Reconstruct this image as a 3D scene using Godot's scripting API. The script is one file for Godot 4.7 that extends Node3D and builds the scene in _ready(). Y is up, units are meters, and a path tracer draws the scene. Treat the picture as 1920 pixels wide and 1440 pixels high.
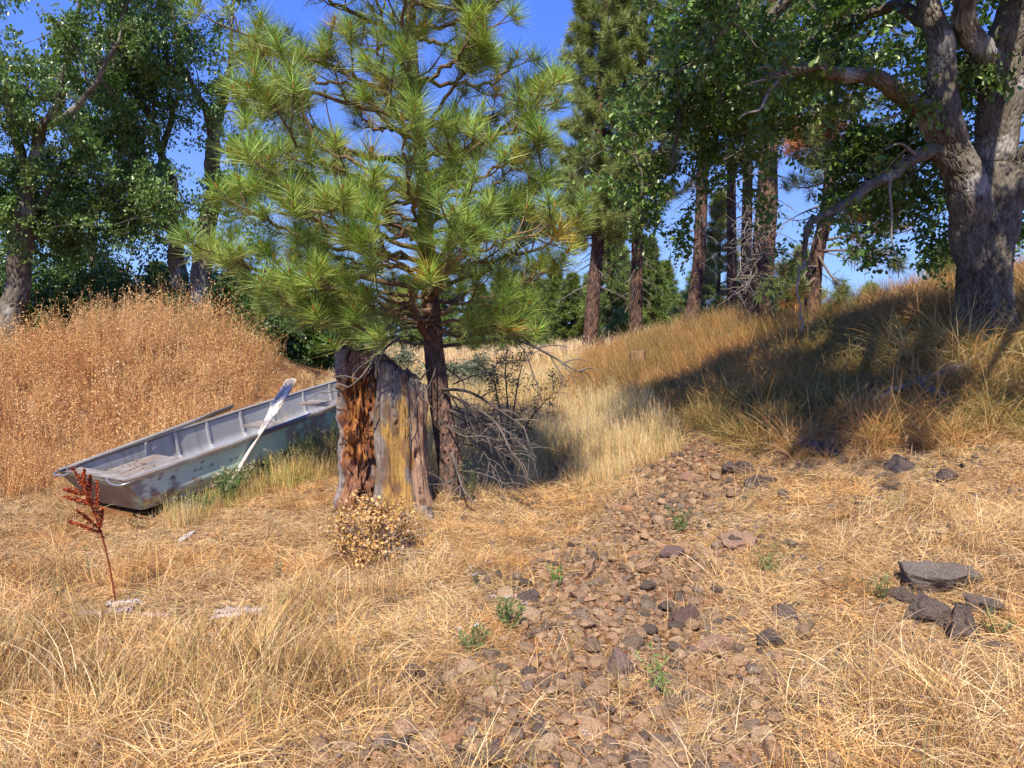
extends Node3D
# A weathered flat-nosed boat in dry grass beside a split stump and a young pine, oaks and pines round a meadow.
# Sizes in metres; the eye stands at (0, 1.6, 0) and looks towards -z.

const LENS := 1251.0     # focal length, in units of 1/1920 of the picture's width
const TILT := 0.06306
const EYE := 1.6
var rng := RandomNumberGenerator.new()
var nz := FastNoiseLite.new()
var nz2 := FastNoiseLite.new()
var taken := {}
var hgrid := PackedFloat32Array()
const GX0 := -48.0
const GZ0 := -6.0
const GS := 0.4
const GNX := 241
const GNZ := 280
var M := {}

class MB:
	var v := PackedVector3Array()
	var n := PackedVector3Array()
	var u := PackedVector2Array()
	var c := PackedColorArray()
	var i := PackedInt32Array()
	func tri(a: Vector3, b: Vector3, d: Vector3, col: Color):
		var k := v.size()
		v.append(a); v.append(b); v.append(d)
		c.append(col); c.append(col); c.append(col)
		i.append(k); i.append(k + 1); i.append(k + 2)
	func quad(a: Vector3, b: Vector3, d: Vector3, e: Vector3, col: Color):
		var k := v.size()
		v.append(a); v.append(b); v.append(d); v.append(e)
		c.append(col); c.append(col); c.append(col); c.append(col)
		i.append(k); i.append(k + 1); i.append(k + 2); i.append(k); i.append(k + 2); i.append(k + 3)
	# a grid of rows x cols vertices that was appended from k on becomes faces
	func lattice(k: int, rows: int, cols: int, flip := false):
		for r in rows - 1:
			for s in cols - 1:
				var a := k + r * cols + s
				if flip:
					i.append(a); i.append(a + cols + 1); i.append(a + 1)
					i.append(a); i.append(a + cols); i.append(a + cols + 1)
					continue
				i.append(a); i.append(a + 1); i.append(a + cols + 1)
				i.append(a); i.append(a + cols + 1); i.append(a + cols)
	func box(t: Transform3D, size: Vector3, col: Color, bevel := 0.0):
		var h := size * 0.5
		var b := minf(bevel, minf(h.x, minf(h.y, h.z)) * 0.6)
		if b <= 0.0:
			for ax in 3:
				for sg in [-1.0, 1.0]:
					var p := []
					for q in [[-1, -1], [1, -1], [1, 1], [-1, 1]]:
						var w := Vector3()
						w[ax] = sg * h[ax]; w[(ax + 1) % 3] = q[0] * sg * h[(ax + 1) % 3]; w[(ax + 2) % 3] = q[1] * h[(ax + 2) % 3]
						p.append(t * w)
					quad(p[3], p[2], p[1], p[0], col)
			return
		# eight-sided bar along its longest axis, with small end chamfers
		var la := 0
		for ax in 3:
			if h[ax] > h[la]: la = ax
		var x := (la + 1) % 3
		var y := (la + 2) % 3
		var rings := []
		for e in [[-1.0, b], [-1.0, 0.0], [1.0, 0.0], [1.0, b]]:
			var ring := []
			var hx: float = h[x] - e[1]
			var hy: float = h[y] - e[1]
			for q in [[-hx + b, -hy], [hx - b, -hy], [hx, -hy + b], [hx, hy - b], [hx - b, hy], [-hx + b, hy], [-hx, hy - b], [-hx, -hy + b]]:
				var w := Vector3()
				w[la] = e[0] * (h[la] - (b if e[1] == 0.0 else 0.0)); w[x] = q[0]; w[y] = q[1]
				ring.append(t * w)
			rings.append(ring)
		for r in 3:
			for s in 8:
				quad(rings[r][s], rings[r + 1][s], rings[r + 1][(s + 1) % 8], rings[r][(s + 1) % 8], col)
		for s in range(1, 7):
			tri(rings[0][0], rings[0][s], rings[0][s + 1], col)
			tri(rings[3][0], rings[3][s + 1], rings[3][s], col)
	func mesh() -> ArrayMesh:
		var a := []
		a.resize(Mesh.ARRAY_MAX)
		a[Mesh.ARRAY_VERTEX] = v
		a[Mesh.ARRAY_INDEX] = i
		if c.size() == v.size(): a[Mesh.ARRAY_COLOR] = c
		if u.size() == v.size(): a[Mesh.ARRAY_TEX_UV] = u
		if n.size() == v.size(): a[Mesh.ARRAY_NORMAL] = n
		var m := ArrayMesh.new()
		m.add_surface_from_arrays(Mesh.PRIMITIVE_TRIANGLES, a)
		return m
	# normals averaged over the faces round each place
	func smooth() -> MB:
		n = PackedVector3Array()
		n.resize(v.size())
		var at := {}
		var same := PackedInt32Array()
		same.resize(v.size())
		for k in v.size():
			var key := Vector3i((v[k] * 4000.0).round())
			if not at.has(key): at[key] = k
			same[k] = at[key]
		for k in range(0, i.size(), 3):
			var f := (v[i[k + 2]] - v[i[k]]).cross(v[i[k + 1]] - v[i[k]])
			for q in 3: n[same[i[k + q]]] += f
		for k in v.size(): n[k] = n[same[k]]
		for k in v.size(): n[k] = n[k].normalized() if n[k].length() > 0.0 else Vector3.UP
		return self

class Scatter:
	var b := PackedFloat32Array()
	var count := 0
	func add(t: Transform3D, col: Color):
		var x := t.basis.x
		var y := t.basis.y
		var z := t.basis.z
		var o := t.origin
		b.append_array(PackedFloat32Array([x.x, y.x, z.x, o.x, x.y, y.y, z.y, o.y, x.z, y.z, z.z, o.z, col.r, col.g, col.b, 1.0]))
		count += 1

func numbered(called: String) -> String:
	var k: int = taken.get(called, 0)
	taken[called] = k + 1
	return called if k == 0 else "%s_%03d" % [called, k]

func thing(called: String, label: String, category: String, at := Vector3.ZERO, group := "") -> Node3D:
	var o := Node3D.new()
	o.name = numbered(called)
	add_child(o)
	o.position = at
	tag(o, label, category, group)
	return o

func tag(o: Node, label: String, category: String, group := ""):
	o.set_meta("label", label)
	o.set_meta("category", category)
	if group: o.set_meta("group", group)

# a part whose mesh is given in world places: shifted back by the place of its thing
func part(called: String, mesh: Mesh, m: Material, parent: Node3D, world := true) -> MeshInstance3D:
	var o := MeshInstance3D.new()
	o.name = called
	o.mesh = mesh
	o.material_override = m
	parent.add_child(o, true)
	if world and parent.get_parent() == self: o.position = -parent.position
	return o

func structure(called: String, mesh: Mesh, m: Material) -> MeshInstance3D:
	var o := MeshInstance3D.new()
	o.name = called
	o.mesh = mesh
	o.material_override = m
	o.set_meta("kind", "structure")
	add_child(o, true)
	return o

func scattered(called: String, sc: Scatter, mesh: Mesh, m: Material, parent: Node3D = null) -> MultiMeshInstance3D:
	var mm := MultiMesh.new()
	mm.transform_format = MultiMesh.TRANSFORM_3D
	mm.use_colors = true
	mm.mesh = mesh
	mm.instance_count = sc.count
	mm.buffer = sc.b
	var o := MultiMeshInstance3D.new()
	o.name = called
	o.multimesh = mm
	o.material_override = m
	o.set_meta("kind", "stuff")
	if parent == null:
		add_child(o, true)
	else:
		parent.add_child(o, true)
		if parent.get_parent() == self: o.position = -parent.position
	return o

# the place that the photograph shows at x, y (of 1920 x 1440) when it lies d metres in front of the eye
func spot(x: float, y: float, d: float) -> Vector3:
	var a := (x - 960.0) / LENS
	var b := (720.0 - y) / LENS
	var k := d / (b * sin(TILT) + cos(TILT))
	return Vector3(a * k, EYE + (b * cos(TILT) - sin(TILT)) * k, -d)

func spots(list: Array) -> PackedVector3Array:
	var out := PackedVector3Array()
	for p in list: out.append(spot(p[0], p[1], p[2]))
	return out

func rr(a: float, b: float) -> float: return rng.randf_range(a, b)

func rdir() -> Vector3:
	var z := rr(-1, 1)
	var a := rr(0, TAU)
	var s := sqrt(1.0 - z * z)
	return Vector3(s * cos(a), z, s * sin(a))

func vary(c: Color, k: float) -> Color:
	var f := 1.0 + rr(-k, k)
	return Color(c.r * f * (1.0 + rr(-k, k) * 0.25), c.g * f, c.b * f * (1.0 + rr(-k, k) * 0.4))

func basis_up(y: Vector3, turn: float) -> Basis:
	y = y.normalized()
	var x := y.cross(Vector3(0.31, 0.12, 0.94)).normalized()
	x = x.rotated(y, turn)
	return Basis(x, y, x.cross(y))

func mat(rough := 0.85, spec := 0.3, through := 0.0, metal := 0.0) -> StandardMaterial3D:
	var m := StandardMaterial3D.new()
	m.vertex_color_use_as_albedo = true
	m.roughness = rough
	m.metallic_specular = spec
	m.metallic = metal
	m.cull_mode = BaseMaterial3D.CULL_DISABLED
	if through > 0.0:
		m.backlight_enabled = true
		m.backlight = Color(through, through, through)
	return m

# a smooth line through the points, sampled n times; radii go with it
func curve(pts: PackedVector3Array, n: int) -> PackedVector3Array:
	var out := PackedVector3Array()
	var last := pts.size() - 1
	for k in n:
		var t := float(k) / (n - 1) * last
		var a := mini(int(t), last - 1)
		out.append(pts[a].cubic_interpolate(pts[a + 1], pts[maxi(a - 1, 0)], pts[mini(a + 2, last)], t - a))
	return out

func radii(list: Array, n: int) -> PackedFloat32Array:
	var out := PackedFloat32Array()
	for k in n:
		var t := float(k) / (n - 1) * (list.size() - 1)
		var a := mini(int(t), list.size() - 2)
		out.append(lerpf(list[a], list[a + 1], t - a))
	return out

# a tapered tube; relief(u, v) gives metres outwards, tint(u, v) a colour
func tube(mb: MB, p: PackedVector3Array, r: PackedFloat32Array, sides: int, col: Color, relief = null, tint = null, cap := false):
	var k := mb.v.size()
	var x := Vector3.ZERO
	var long := 0.0
	var cols := sides + 1
	for a in p.size():
		var t := (p[mini(a + 1, p.size() - 1)] - p[maxi(a - 1, 0)]).normalized()
		if a == 0:
			x = t.cross(Vector3(0.13, 0.2, 0.97) if absf(t.z) < 0.9 else Vector3(1, 0.1, 0)).normalized()
		else:
			x = (x - t * x.dot(t)).normalized()
			long += p[a].distance_to(p[a - 1])
		var y := t.cross(x)
		for s in cols:
			var ang := TAU * (s % sides) / sides
			var d := x * cos(ang) + y * sin(ang)
			var rad := r[a]
			if relief != null: rad += relief.call(ang, long, r[a])
			mb.v.append(p[a] + d * rad)
			mb.n.append(d)
			mb.u.append(Vector2(float(s) / sides, long))
			mb.c.append(tint.call(ang, long, p[a] + d * rad) if tint != null else col)
	mb.lattice(k, p.size(), cols, true)
	if relief != null:
		for a in p.size():
			for s in cols:
				var q := s % sides
				var up := mb.v[k + mini(a + 1, p.size() - 1) * cols + q] - mb.v[k + maxi(a - 1, 0) * cols + q]
				var ro := mb.v[k + a * cols + (q + 1) % sides] - mb.v[k + a * cols + (q + sides - 1) % sides]
				var nn := ro.cross(up).normalized()
				mb.n[k + a * cols + s] = nn if nn.dot(mb.n[k + a * cols + s]) > 0.0 else -nn
	if cap:
		for e in [0, p.size() - 1]:
			var c0 := mb.v.size()
			var nd := (p[e] - p[1 if e == 0 else e - 1]).normalized()
			mb.v.append(p[e]); mb.n.append(nd); mb.u.append(Vector2.ZERO); mb.c.append(mb.c[k + e * cols])
			for s in cols:
				mb.v.append(mb.v[k + e * cols + s]); mb.n.append(nd); mb.u.append(Vector2.ZERO); mb.c.append(mb.c[k + e * cols + s])
			for s in sides:
				mb.i.append(c0); mb.i.append(c0 + (1 if e == 0 else 2) + s); mb.i.append(c0 + (2 if e == 0 else 1) + s)

# a thin blade, stem or needle: a tapering strip that bends under its weight
func blade(mb: MB, base: Vector3, dir: Vector3, long: float, w: float, droop: float, segs: int, col: Color) -> Vector3:
	var side := dir.cross(rdir()).normalized()
	var p := base
	var k := mb.v.size()
	for s in segs:
		var ww := w * (1.0 - 0.75 * s / segs) * 0.5
		mb.v.append(p - side * ww); mb.v.append(p + side * ww)
		mb.c.append(col); mb.c.append(col)
		p += dir * (long / segs)
		dir.y -= droop / segs
		dir = dir.normalized()
		if s > 0:
			var a := k + s * 2
			mb.i.append(a - 2); mb.i.append(a - 1); mb.i.append(a + 1); mb.i.append(a - 2); mb.i.append(a + 1); mb.i.append(a)
	mb.v.append(p); mb.c.append(col)
	var e := k + segs * 2
	mb.i.append(e - 2); mb.i.append(e - 1); mb.i.append(e)
	return p

func ground(x: float, z: float) -> float:
	var fx := clampf((x - GX0) / GS, 0.0, GNX - 1.001)
	var fz := clampf((-z - GZ0) / GS, 0.0, GNZ - 1.001)
	var ix := int(fx)
	var iz := int(fz)
	var k := iz * GNX + ix
	fx -= ix; fz -= iz
	var h := lerpf(lerpf(hgrid[k], hgrid[k + 1], fx), lerpf(hgrid[k + GNX], hgrid[k + GNX + 1], fx), fz)
	return h + nz.get_noise_2d(x * 90.0, z * 90.0) * 0.035

func on_ground(x: float, z: float) -> Vector3: return Vector3(x, ground(x, z), z)

func slope(x: float, z: float) -> Vector3:
	return Vector3(ground(x - 0.2, z) - ground(x + 0.2, z), 0.4, ground(x, z - 0.2) - ground(x, z + 0.2)).normalized()

# where the ground is met by the line of sight through x, y
func foot(x: float, y: float) -> Vector3:
	var d := 1.8
	while d < 70.0:
		var p := spot(x, y, d)
		if p.y <= ground(p.x, p.z): return on_ground(p.x, p.z)
		d += 0.03 + d * 0.004
	return spot(x, y, 60.0)

# the lie of the land, from places read off the photograph: x, y, metres away, height of the plants there
func shape_ground():
	var list := [
		[300, 1420, 2.55, 0], [960, 1440, 2.5, 0], [1600, 1420, 2.55, 0], [0, 1100, 4.4, 0.1], [300, 1100, 4.3, 0.05], [700, 1100, 4.35, 0.03], [1100, 1000, 5.5, 0], [1200, 1200, 3.6, 0],
		[1900, 1200, 3.2, 0.1], [1700, 1150, 3.75, 0.05], [1900, 1000, 4.4, 0.1], [1700, 950, 5.0, 0.1], [1400, 1000, 4.9, 0.05], [1400, 900, 6.2, 0.05], [1900, 850, 5.6, 0.15], [1750, 800, 6.5, 0.2],
		[1900, 700, 7.5, 0.2], [1500, 800, 7.2, 0.15], [1300, 800, 8.2, 0.1], [1700, 680, 8.2, 0.2], [1500, 690, 9.4, 0.2], [1300, 730, 10.5, 0.2], [1840, 610, 8.6, 0.1], [1250, 760, 10.0, 0.2],
		[0, 960, 6.0, 0.1], [250, 968, 6.2, 0.05], [0, 850, 7.6, 0.3], [300, 780, 9.6, 0.35], [310, 575, 12.6, 0.4], [0, 670, 12.0, 0.4], [600, 690, 13.0, 0.35], [450, 615, 13.0, 0.4], [150, 600, 12.6, 0.4],
		[500, 860, 8.0, 0.12], [620, 830, 8.6, 0.08], [440, 930, 6.8, 0.02], [560, 740, 11.0, 0.25], [760, 945, 6.4, 0], [850, 925, 6.8, 0], [960, 890, 7.6, 0.2], [1000, 850, 9.0, 0.3], [1100, 790, 11.5, 0.3],
		[900, 720, 18.0, 0.3], [1000, 695, 22.0, 0.3], [1050, 662, 35.0, 0.3], [1107, 655, 26.0, 0.1], [1190, 640, 26.0, 0.1], [1295, 608, 22.0, 0.1], [1430, 598, 19.0, 0.1], [1250, 625, 40.0, 0.3],
		[1197, 688, 16.0, 0.05], [1500, 590, 18.0, 0.3], [1640, 555, 17.0, 0.3], [1750, 530, 15.5, 0.3], [1910, 515, 14.5, 0.3], [20, 655, 13.8, 0.2], [345, 640, 16.0, 0.1], [600, 660, 30.0, 0.1],
	]
	var pts := []
	for q in list:
		var p := spot(q[0], q[1], q[2])
		pts.append(Vector3(p.x, p.y - q[3], p.z))
	pts.append_array([Vector3(-9, 0.1, 3), Vector3(9, 0.3, 3), Vector3(0, 0, 5), Vector3(-30, 1.2, -15), Vector3(-30, 1.0, -50), Vector3(16, 2.0, -26), Vector3(22, 2.2, -12), Vector3(14, 1.6, 0), Vector3(30, 0.8, -45), Vector3(0, 1.6, -70), Vector3(-40, 1.2, -95), Vector3(40, 1.0, -95), Vector3(-14, 0.9, -3), Vector3(11, 2.95, -14), Vector3(12, 2.0, -7), Vector3(-14, 1.0, -40)])
	# radial basis with a soft kernel, solved by elimination
	var n := pts.size()
	var a := []
	for r in n:
		var row := PackedFloat64Array()
		for s in n: row.append(sqrt(Vector2(pts[r].x - pts[s].x, pts[r].z - pts[s].z).length_squared() + 0.6) + (0.02 if r == s else 0.0))
		row.append(pts[r].y - 0.8)
		a.append(row)
	for r in n:
		var best := r
		for s in range(r + 1, n):
			if absf(a[s][r]) > absf(a[best][r]): best = s
		var swap = a[r]
		a[r] = a[best]; a[best] = swap
		var top: PackedFloat64Array = a[r]
		for s in range(r + 1, n):
			var row: PackedFloat64Array = a[s]
			var f := row[r] / top[r]
			for q in range(r, n + 1): row[q] -= f * top[q]
			a[s] = row
	var w := PackedFloat64Array()
	w.resize(n)
	for r in range(n - 1, -1, -1):
		var sum: float = a[r][n]
		for q in range(r + 1, n): sum -= a[r][q] * w[q]
		w[r] = sum / a[r][r]
	var px := PackedFloat64Array()
	var pz := PackedFloat64Array()
	for p in pts:
		px.append(p.x); pz.append(p.z)
	hgrid.resize(GNX * GNZ)
	for iz in GNZ:
		var z := -(GZ0 + iz * GS)
		for ix in GNX:
			var x := GX0 + ix * GS
			var h := 0.8
			for q in n:
				var dx := x - px[q]
				var dz := z - pz[q]
				h += w[q] * sqrt(dx * dx + dz * dz + 0.6)
			hgrid[iz * GNX + ix] = clampf(h, -3.0, 4.0)

# how stony the ground is: the gravel runs up the middle and bends to the right
func stony(x: float, z: float) -> float:
	var line := [[0.2, 2.2, 1.05], [0.3, 3.05, 0.9], [0.56, 3.6, 0.8], [0.7, 4.4, 0.78], [1.08, 5.5, 0.66], [1.6, 6.5, 0.62], [1.95, 7.2, 0.55], [2.2, 7.7, 0.3]]
	var best := 9.0
	var p := Vector2(x, -z)
	for k in line.size() - 1:
		var a := Vector2(line[k][0], line[k][1])
		var b := Vector2(line[k + 1][0], line[k + 1][1])
		var t := clampf((p - a).dot(b - a) / (b - a).length_squared(), 0, 1)
		best = minf(best, p.distance_to(a.lerp(b, t)) / lerpf(line[k][2], line[k + 1][2], t))
	best += nz2.get_noise_2d(x * 130.0, z * 130.0) * 0.7 + nz2.get_noise_2d(x * 420.0, z * 420.0) * 0.35
	return clampf(1.0 - smoothstep(0.55, 1.15, best), 0, 1)

func _ready():
	var cam := Camera3D.new()
	cam.name = "camera"
	cam.fov = rad_to_deg(2.0 * atan(720.0 / LENS))
	cam.position = Vector3(0, EYE, 0)
	cam.rotation.x = -TILT
	cam.near = 0.05
	cam.far = 900.0
	add_child(cam)
	cam.current = true
	var sky := ProceduralSkyMaterial.new()
	sky.sky_top_color = Color(0.225, 0.385, 0.78)
	sky.sky_horizon_color = Color(0.59, 0.74, 0.90)
	sky.sky_curve = 0.15
	sky.ground_bottom_color = Color(0.40, 0.32, 0.22)
	sky.ground_horizon_color = Color(0.55, 0.5, 0.42)
	sky.sun_angle_max = 6.0
	var env := Environment.new()
	env.background_mode = Environment.BG_SKY
	env.sky = Sky.new()
	env.sky.sky_material = sky
	env.tonemap_mode = Environment.TONE_MAPPER_LINEAR
	env.tonemap_exposure = 1.78
	env.background_energy_multiplier = 1.0
	env.sdfgi_enabled = true
	env.ssao_enabled = true
	env.ssil_enabled = true
	var we := WorldEnvironment.new()
	we.name = "environment"
	we.environment = env
	add_child(we)
	var sun := DirectionalLight3D.new()
	sun.name = "sun"
	sun.light_energy = 1.25
	sun.light_color = Color(1.0, 0.95, 0.87)
	sun.light_angular_distance = 0.5
	sun.shadow_enabled = true
	var el := deg_to_rad(52.0)
	var az := deg_to_rad(11.0)
	sun.basis = Basis.looking_at(Vector3(sin(az) * cos(el), -sin(el), -cos(az) * cos(el)))
	add_child(sun)

	rng.seed = 7001
	nz.seed = 11; nz.frequency = 0.01; nz.fractal_octaves = 3
	nz2.seed = 23; nz2.frequency = 0.01; nz2.fractal_octaves = 2
	shape_ground()
	make_materials()
	build_ground()
	build_gravel()
	build_boat()
	build_oars()
	build_stump()
	build_young_pine()
	build_big_oak()
	build_pines()
	build_left_oaks()
	build_shrubs()
	build_far_trees()
	build_rocks()
	build_small_plants()
	build_dead_wood()
	build_grass()

const STONES := [Color(0.44, 0.30, 0.185), Color(0.40, 0.265, 0.16), Color(0.34, 0.235, 0.15), Color(0.46, 0.335, 0.215), Color(0.31, 0.22, 0.145), Color(0.22, 0.165, 0.12), Color(0.135, 0.108, 0.088), Color(0.265, 0.21, 0.16), Color(0.43, 0.245, 0.14)]

func make_materials():
	M.leaf = mat(0.38, 0.6, 0.8)
	M.needle = mat(0.48, 0.45, 0.4)
	M.straw = mat(0.7, 0.3, 0.35)
	M.bark = mat(0.95, 0.15)
	M.wood = mat(0.85, 0.25)
	M.twig = mat(0.9, 0.2)
	M.paint = mat(0.6, 0.4)
	M.alu = mat(0.5, 0.5, 0.0, 0.35)
	M.steel = mat(0.45, 0.5, 0.0, 0.7)
	# fine relief of bark and wood
	var bn := FastNoiseLite.new()
	bn.seed = 5; bn.frequency = 0.03; bn.fractal_octaves = 4
	var bt := NoiseTexture2D.new()
	bt.width = 512; bt.height = 512; bt.seamless = true; bt.noise = bn
	for key in ["wood"]:
		var m: StandardMaterial3D = M[key]
		m.heightmap_enabled = true
		m.heightmap_texture = bt
		m.heightmap_scale = 1.6 if key == "bark" else 0.6
		m.uv1_triplanar = true
		m.uv1_world_triplanar = true
		m.uv1_scale = Vector3(4, 1.3, 4) if key == "bark" else Vector3(5, 1.2, 5)
	# speckle of stone
	var sn := FastNoiseLite.new()
	sn.seed = 9; sn.frequency = 0.045; sn.fractal_octaves = 5
	var st := NoiseTexture2D.new()
	st.width = 512; st.height = 512; st.seamless = true; st.noise = sn
	var g := Gradient.new()
	g.offsets = PackedFloat32Array([0.0, 0.35, 0.6, 1.0])
	g.colors = PackedColorArray([Color(0.55, 0.5, 0.48), Color(0.82, 0.8, 0.78), Color(0.95, 0.93, 0.9), Color(1, 1, 1)])
	st.color_ramp = g
	M.speckle = st
	M.relief = bt
	M.stones = []
	for c in STONES:
		M.stones.append(stone_mat(c))

func stone_mat(c: Color) -> StandardMaterial3D:
	var m := StandardMaterial3D.new()
	m.albedo_color = c.linear_to_srgb()
	m.albedo_texture = M.speckle
	m.uv1_triplanar = true
	m.uv1_world_triplanar = true
	m.uv1_scale = Vector3(3.1, 3.1, 3.1)
	m.roughness = 0.92
	m.metallic_specular = 0.2
	m.heightmap_enabled = true
	m.heightmap_texture = M.relief
	m.heightmap_scale = 0.8
	return m

func litter_image() -> Image:
	var im := Image.create(1024, 1024, false, Image.FORMAT_RGB8)
	im.fill(Color(0.66, 0.55, 0.45))
	for k in 9000:
		var t := rng.randf()
		var c := Color(0.80, 0.66, 0.46).lerp(Color(0.55, 0.40, 0.26), t) if rng.randf() < 0.7 else Color(0.36, 0.27, 0.2)
		var p := Vector2(rr(0, 1024), rr(0, 1024))
		var a := rr(0, TAU)
		var bend := rr(-0.03, 0.03)
		for s in int(rr(14, 46)):
			p += Vector2(cos(a), sin(a))
			a += bend
			var x := posmod(int(p.x), 1024)
			var y := posmod(int(p.y), 1024)
			im.set_pixel(x, y, c)
			if t > 0.6: im.set_pixel((x + 1) % 1024, y, c)
	return im

func build_ground():
	rng.seed = 7002
	var mb := MB.new()
	var nx := 220
	var nzr := 250
	for r in nzr:
		var s := float(r) / (nzr - 1)
		var d := -9.0 + 34.0 * s + 40.0 * pow(s, 4.0) + 330.0 * pow(s, 14.0)
		for q in nx:
			var t := 2.0 * q / (nx - 1) - 1.0
			var x := 12.0 * t + 30.0 * pow(t, 5.0) + 300.0 * pow(t, 15.0)
			var z := -d
			mb.v.append(on_ground(x, z))
			mb.u.append(Vector2(x, z) / 1.3)
			var g := stony(x, z)
			var n := nz2.get_noise_2d(x * 60.0, z * 60.0)
			var c := Color(0.50, 0.375, 0.27).lerp(Color(0.66, 0.51, 0.35), clampf(0.5 + n * 1.5, 0, 1))
			c = c.lerp(Color(0.50, 0.38, 0.30), g)
			mb.c.append(c)
	mb.lattice(0, nzr, nx)
	mb.smooth()
	var m := mat(0.95, 0.15)
	m.albedo_texture = ImageTexture.create_from_image(litter_image())
	m.heightmap_enabled = true
	m.heightmap_texture = M.relief
	m.heightmap_scale = 2.0
	structure("ground", mb.mesh(), m)

# a stone: a ball cut flat by a few planes
func stone_mesh(level: int, cuts: int, rough: float, seedling: int) -> ArrayMesh:
	var r := RandomNumberGenerator.new()
	r.seed = seedling
	var planes := []
	for k in cuts:
		var z := r.randf_range(-1, 1)
		var a := r.randf_range(0, TAU)
		var s := sqrt(1.0 - z * z)
		planes.append([Vector3(s * cos(a), z, s * sin(a)), r.randf_range(0.42, 0.85)])
	var off := Vector3(r.randf_range(0, 500), r.randf_range(0, 500), 0)
	var faces := []
	var P := [Vector3(1, 0, 0), Vector3(-1, 0, 0), Vector3(0, 1, 0), Vector3(0, -1, 0), Vector3(0, 0, 1), Vector3(0, 0, -1)]
	for f in [[0, 2, 4], [4, 2, 1], [1, 2, 5], [5, 2, 0], [4, 3, 0], [1, 3, 4], [5, 3, 1], [0, 3, 5]]:
		faces.append([P[f[0]], P[f[1]], P[f[2]]])
	for l in level:
		var next := []
		for f in faces:
			var a: Vector3 = (f[0] + f[1]).normalized()
			var b: Vector3 = (f[1] + f[2]).normalized()
			var c: Vector3 = (f[2] + f[0]).normalized()
			next.append_array([[f[0], a, c], [a, f[1], b], [c, b, f[2]], [a, b, c]])
		faces = next
	var mb := MB.new()
	for f in faces:
		var q := []
		for d in f:
			var rad := 1.0
			for p in planes:
				var k: float = d.dot(p[0])
				if k > 0.01: rad = minf(rad, p[1] / k)
			rad *= 1.0 + rough * nz.get_noise_3dv(d * 120.0 + off)
			q.append(d * rad)
		mb.tri(q[0], q[1], q[2], Color.WHITE)
	return mb.mesh()

func build_gravel():
	rng.seed = 7003
	var kinds := []
	for k in 15: kinds.append(stone_mesh(2 if k < 12 else 1, 6 + k % 4, 0.10, 300 + k))
	var bed := Node3D.new()
	bed.name = "gravel_path"
	bed.set_meta("kind", "structure")
	add_child(bed)
	# first the stones one can pick out, largest first, kept apart; then the small ones between them
	var placed := []
	var cells := {}
	var tries := 0
	while placed.size() < 4200 and tries < 120000:
		tries += 1
		var d := 2.35 + pow(rng.randf(), 1.25) * 6.3
		var x := rr(-1.2, 4.6)
		var g := stony(x, -d)
		if rng.randf() > g * 1.15 + (0.10 if x > 1.0 and d < 7.5 and nz2.get_noise_2d(x * 150.0 + 77.0, -d * 150.0) > 0.04 else 0.012): continue
		var r := lerpf(0.062, 0.015, pow(clampf(tries / 34000.0, 0, 1), 0.26)) * rr(0.75, 1.25)
		var cell := Vector2i(int(floor(x / 0.2)), int(floor(d / 0.2)))
		var ok := true
		for ax in [-1, 0, 1]:
			for ay in [-1, 0, 1]:
				for o in cells.get(cell + Vector2i(ax, ay), []):
					if Vector2(x, d).distance_to(o[0]) < (r + o[1]) * 0.80: ok = false
		if not ok: continue
		if not cells.has(cell): cells[cell] = []
		cells[cell].append([Vector2(x, d), r])
		placed.append([x, -d, r, r / d])
	var order := placed.duplicate()
	order.sort_custom(func(a, b): return a[3] > b[3])
	var small := []
	var scs := [Scatter.new(), Scatter.new(), Scatter.new()]
	for k in order.size():
		var q = order[k]
		var t := Transform3D(Basis.from_euler(Vector3(rr(-0.35, 0.35), rr(0, TAU), rr(-0.35, 0.35))) * Basis.from_scale(Vector3(q[2] * rr(1.0, 1.6), q[2] * rr(0.6, 1.15), q[2] * rr(0.8, 1.2))), on_ground(q[0], q[1]) + Vector3(0, q[2] * rr(0.05, 0.5), 0))
		var w := rng.randf()
		var col := int(rr(0, 5)) if w < 0.68 else (5 if w < 0.8 else (7 if w < 0.9 else (6 if w < 0.97 else 8)))
		if stony(q[0], q[1]) < 0.25 and rng.randf() < 0.7: col = 5 + rng.randi() % 3
		if k < 300:
			var o := MeshInstance3D.new()
			o.name = "stone"
			o.mesh = kinds[k % 12]
			o.material_override = M.stones[col]
			bed.add_child(o, true)
			o.transform = t
		else:
			var c: Color = STONES[col]
			scs[k % 3].add(t, vary(c, 0.12))
	var pm := mat(0.92, 0.2)
	pm.albedo_texture = M.speckle
	pm.uv1_triplanar = true
	pm.uv1_world_triplanar = true
	pm.uv1_scale = Vector3(3.1, 3.1, 3.1)
	# grit
	for k in 14000:
		var d := 2.2 + pow(rng.randf(), 1.3) * 6.8
		var x := rr(-1.2, 4.0)
		if rng.randf() > stony(x, -d) + 0.04: continue
		var r := rr(0.006, 0.024)
		var t := Transform3D(Basis.from_euler(Vector3(rr(-0.6, 0.6), rr(0, TAU), rr(-0.6, 0.6))) * Basis.from_scale(Vector3(r * rr(0.9, 1.5), r * rr(0.5, 0.9), r)), on_ground(x, -d) + Vector3(0, r * 0.2, 0))
		scs[k % 3].add(t, vary(Color(0.42, 0.26, 0.17).lerp(Color(0.2, 0.15, 0.12), rng.randf() * rng.randf()), 0.2))
	for k in 3: scattered("pebbles", scs[k], kinds[12 + k], pm, bed)

# ------------------------------------------------------------------ grass

func straw_tint() -> Color:
	var w := rng.randf()
	if w < 0.42: return vary(Color(0.77, 0.545, 0.25), 0.24)
	if w < 0.62: return vary(Color(0.86, 0.69, 0.42), 0.12)
	if w < 0.86: return vary(Color(0.56, 0.335, 0.135), 0.28)
	return vary(Color(0.30, 0.215, 0.145), 0.3)

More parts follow.
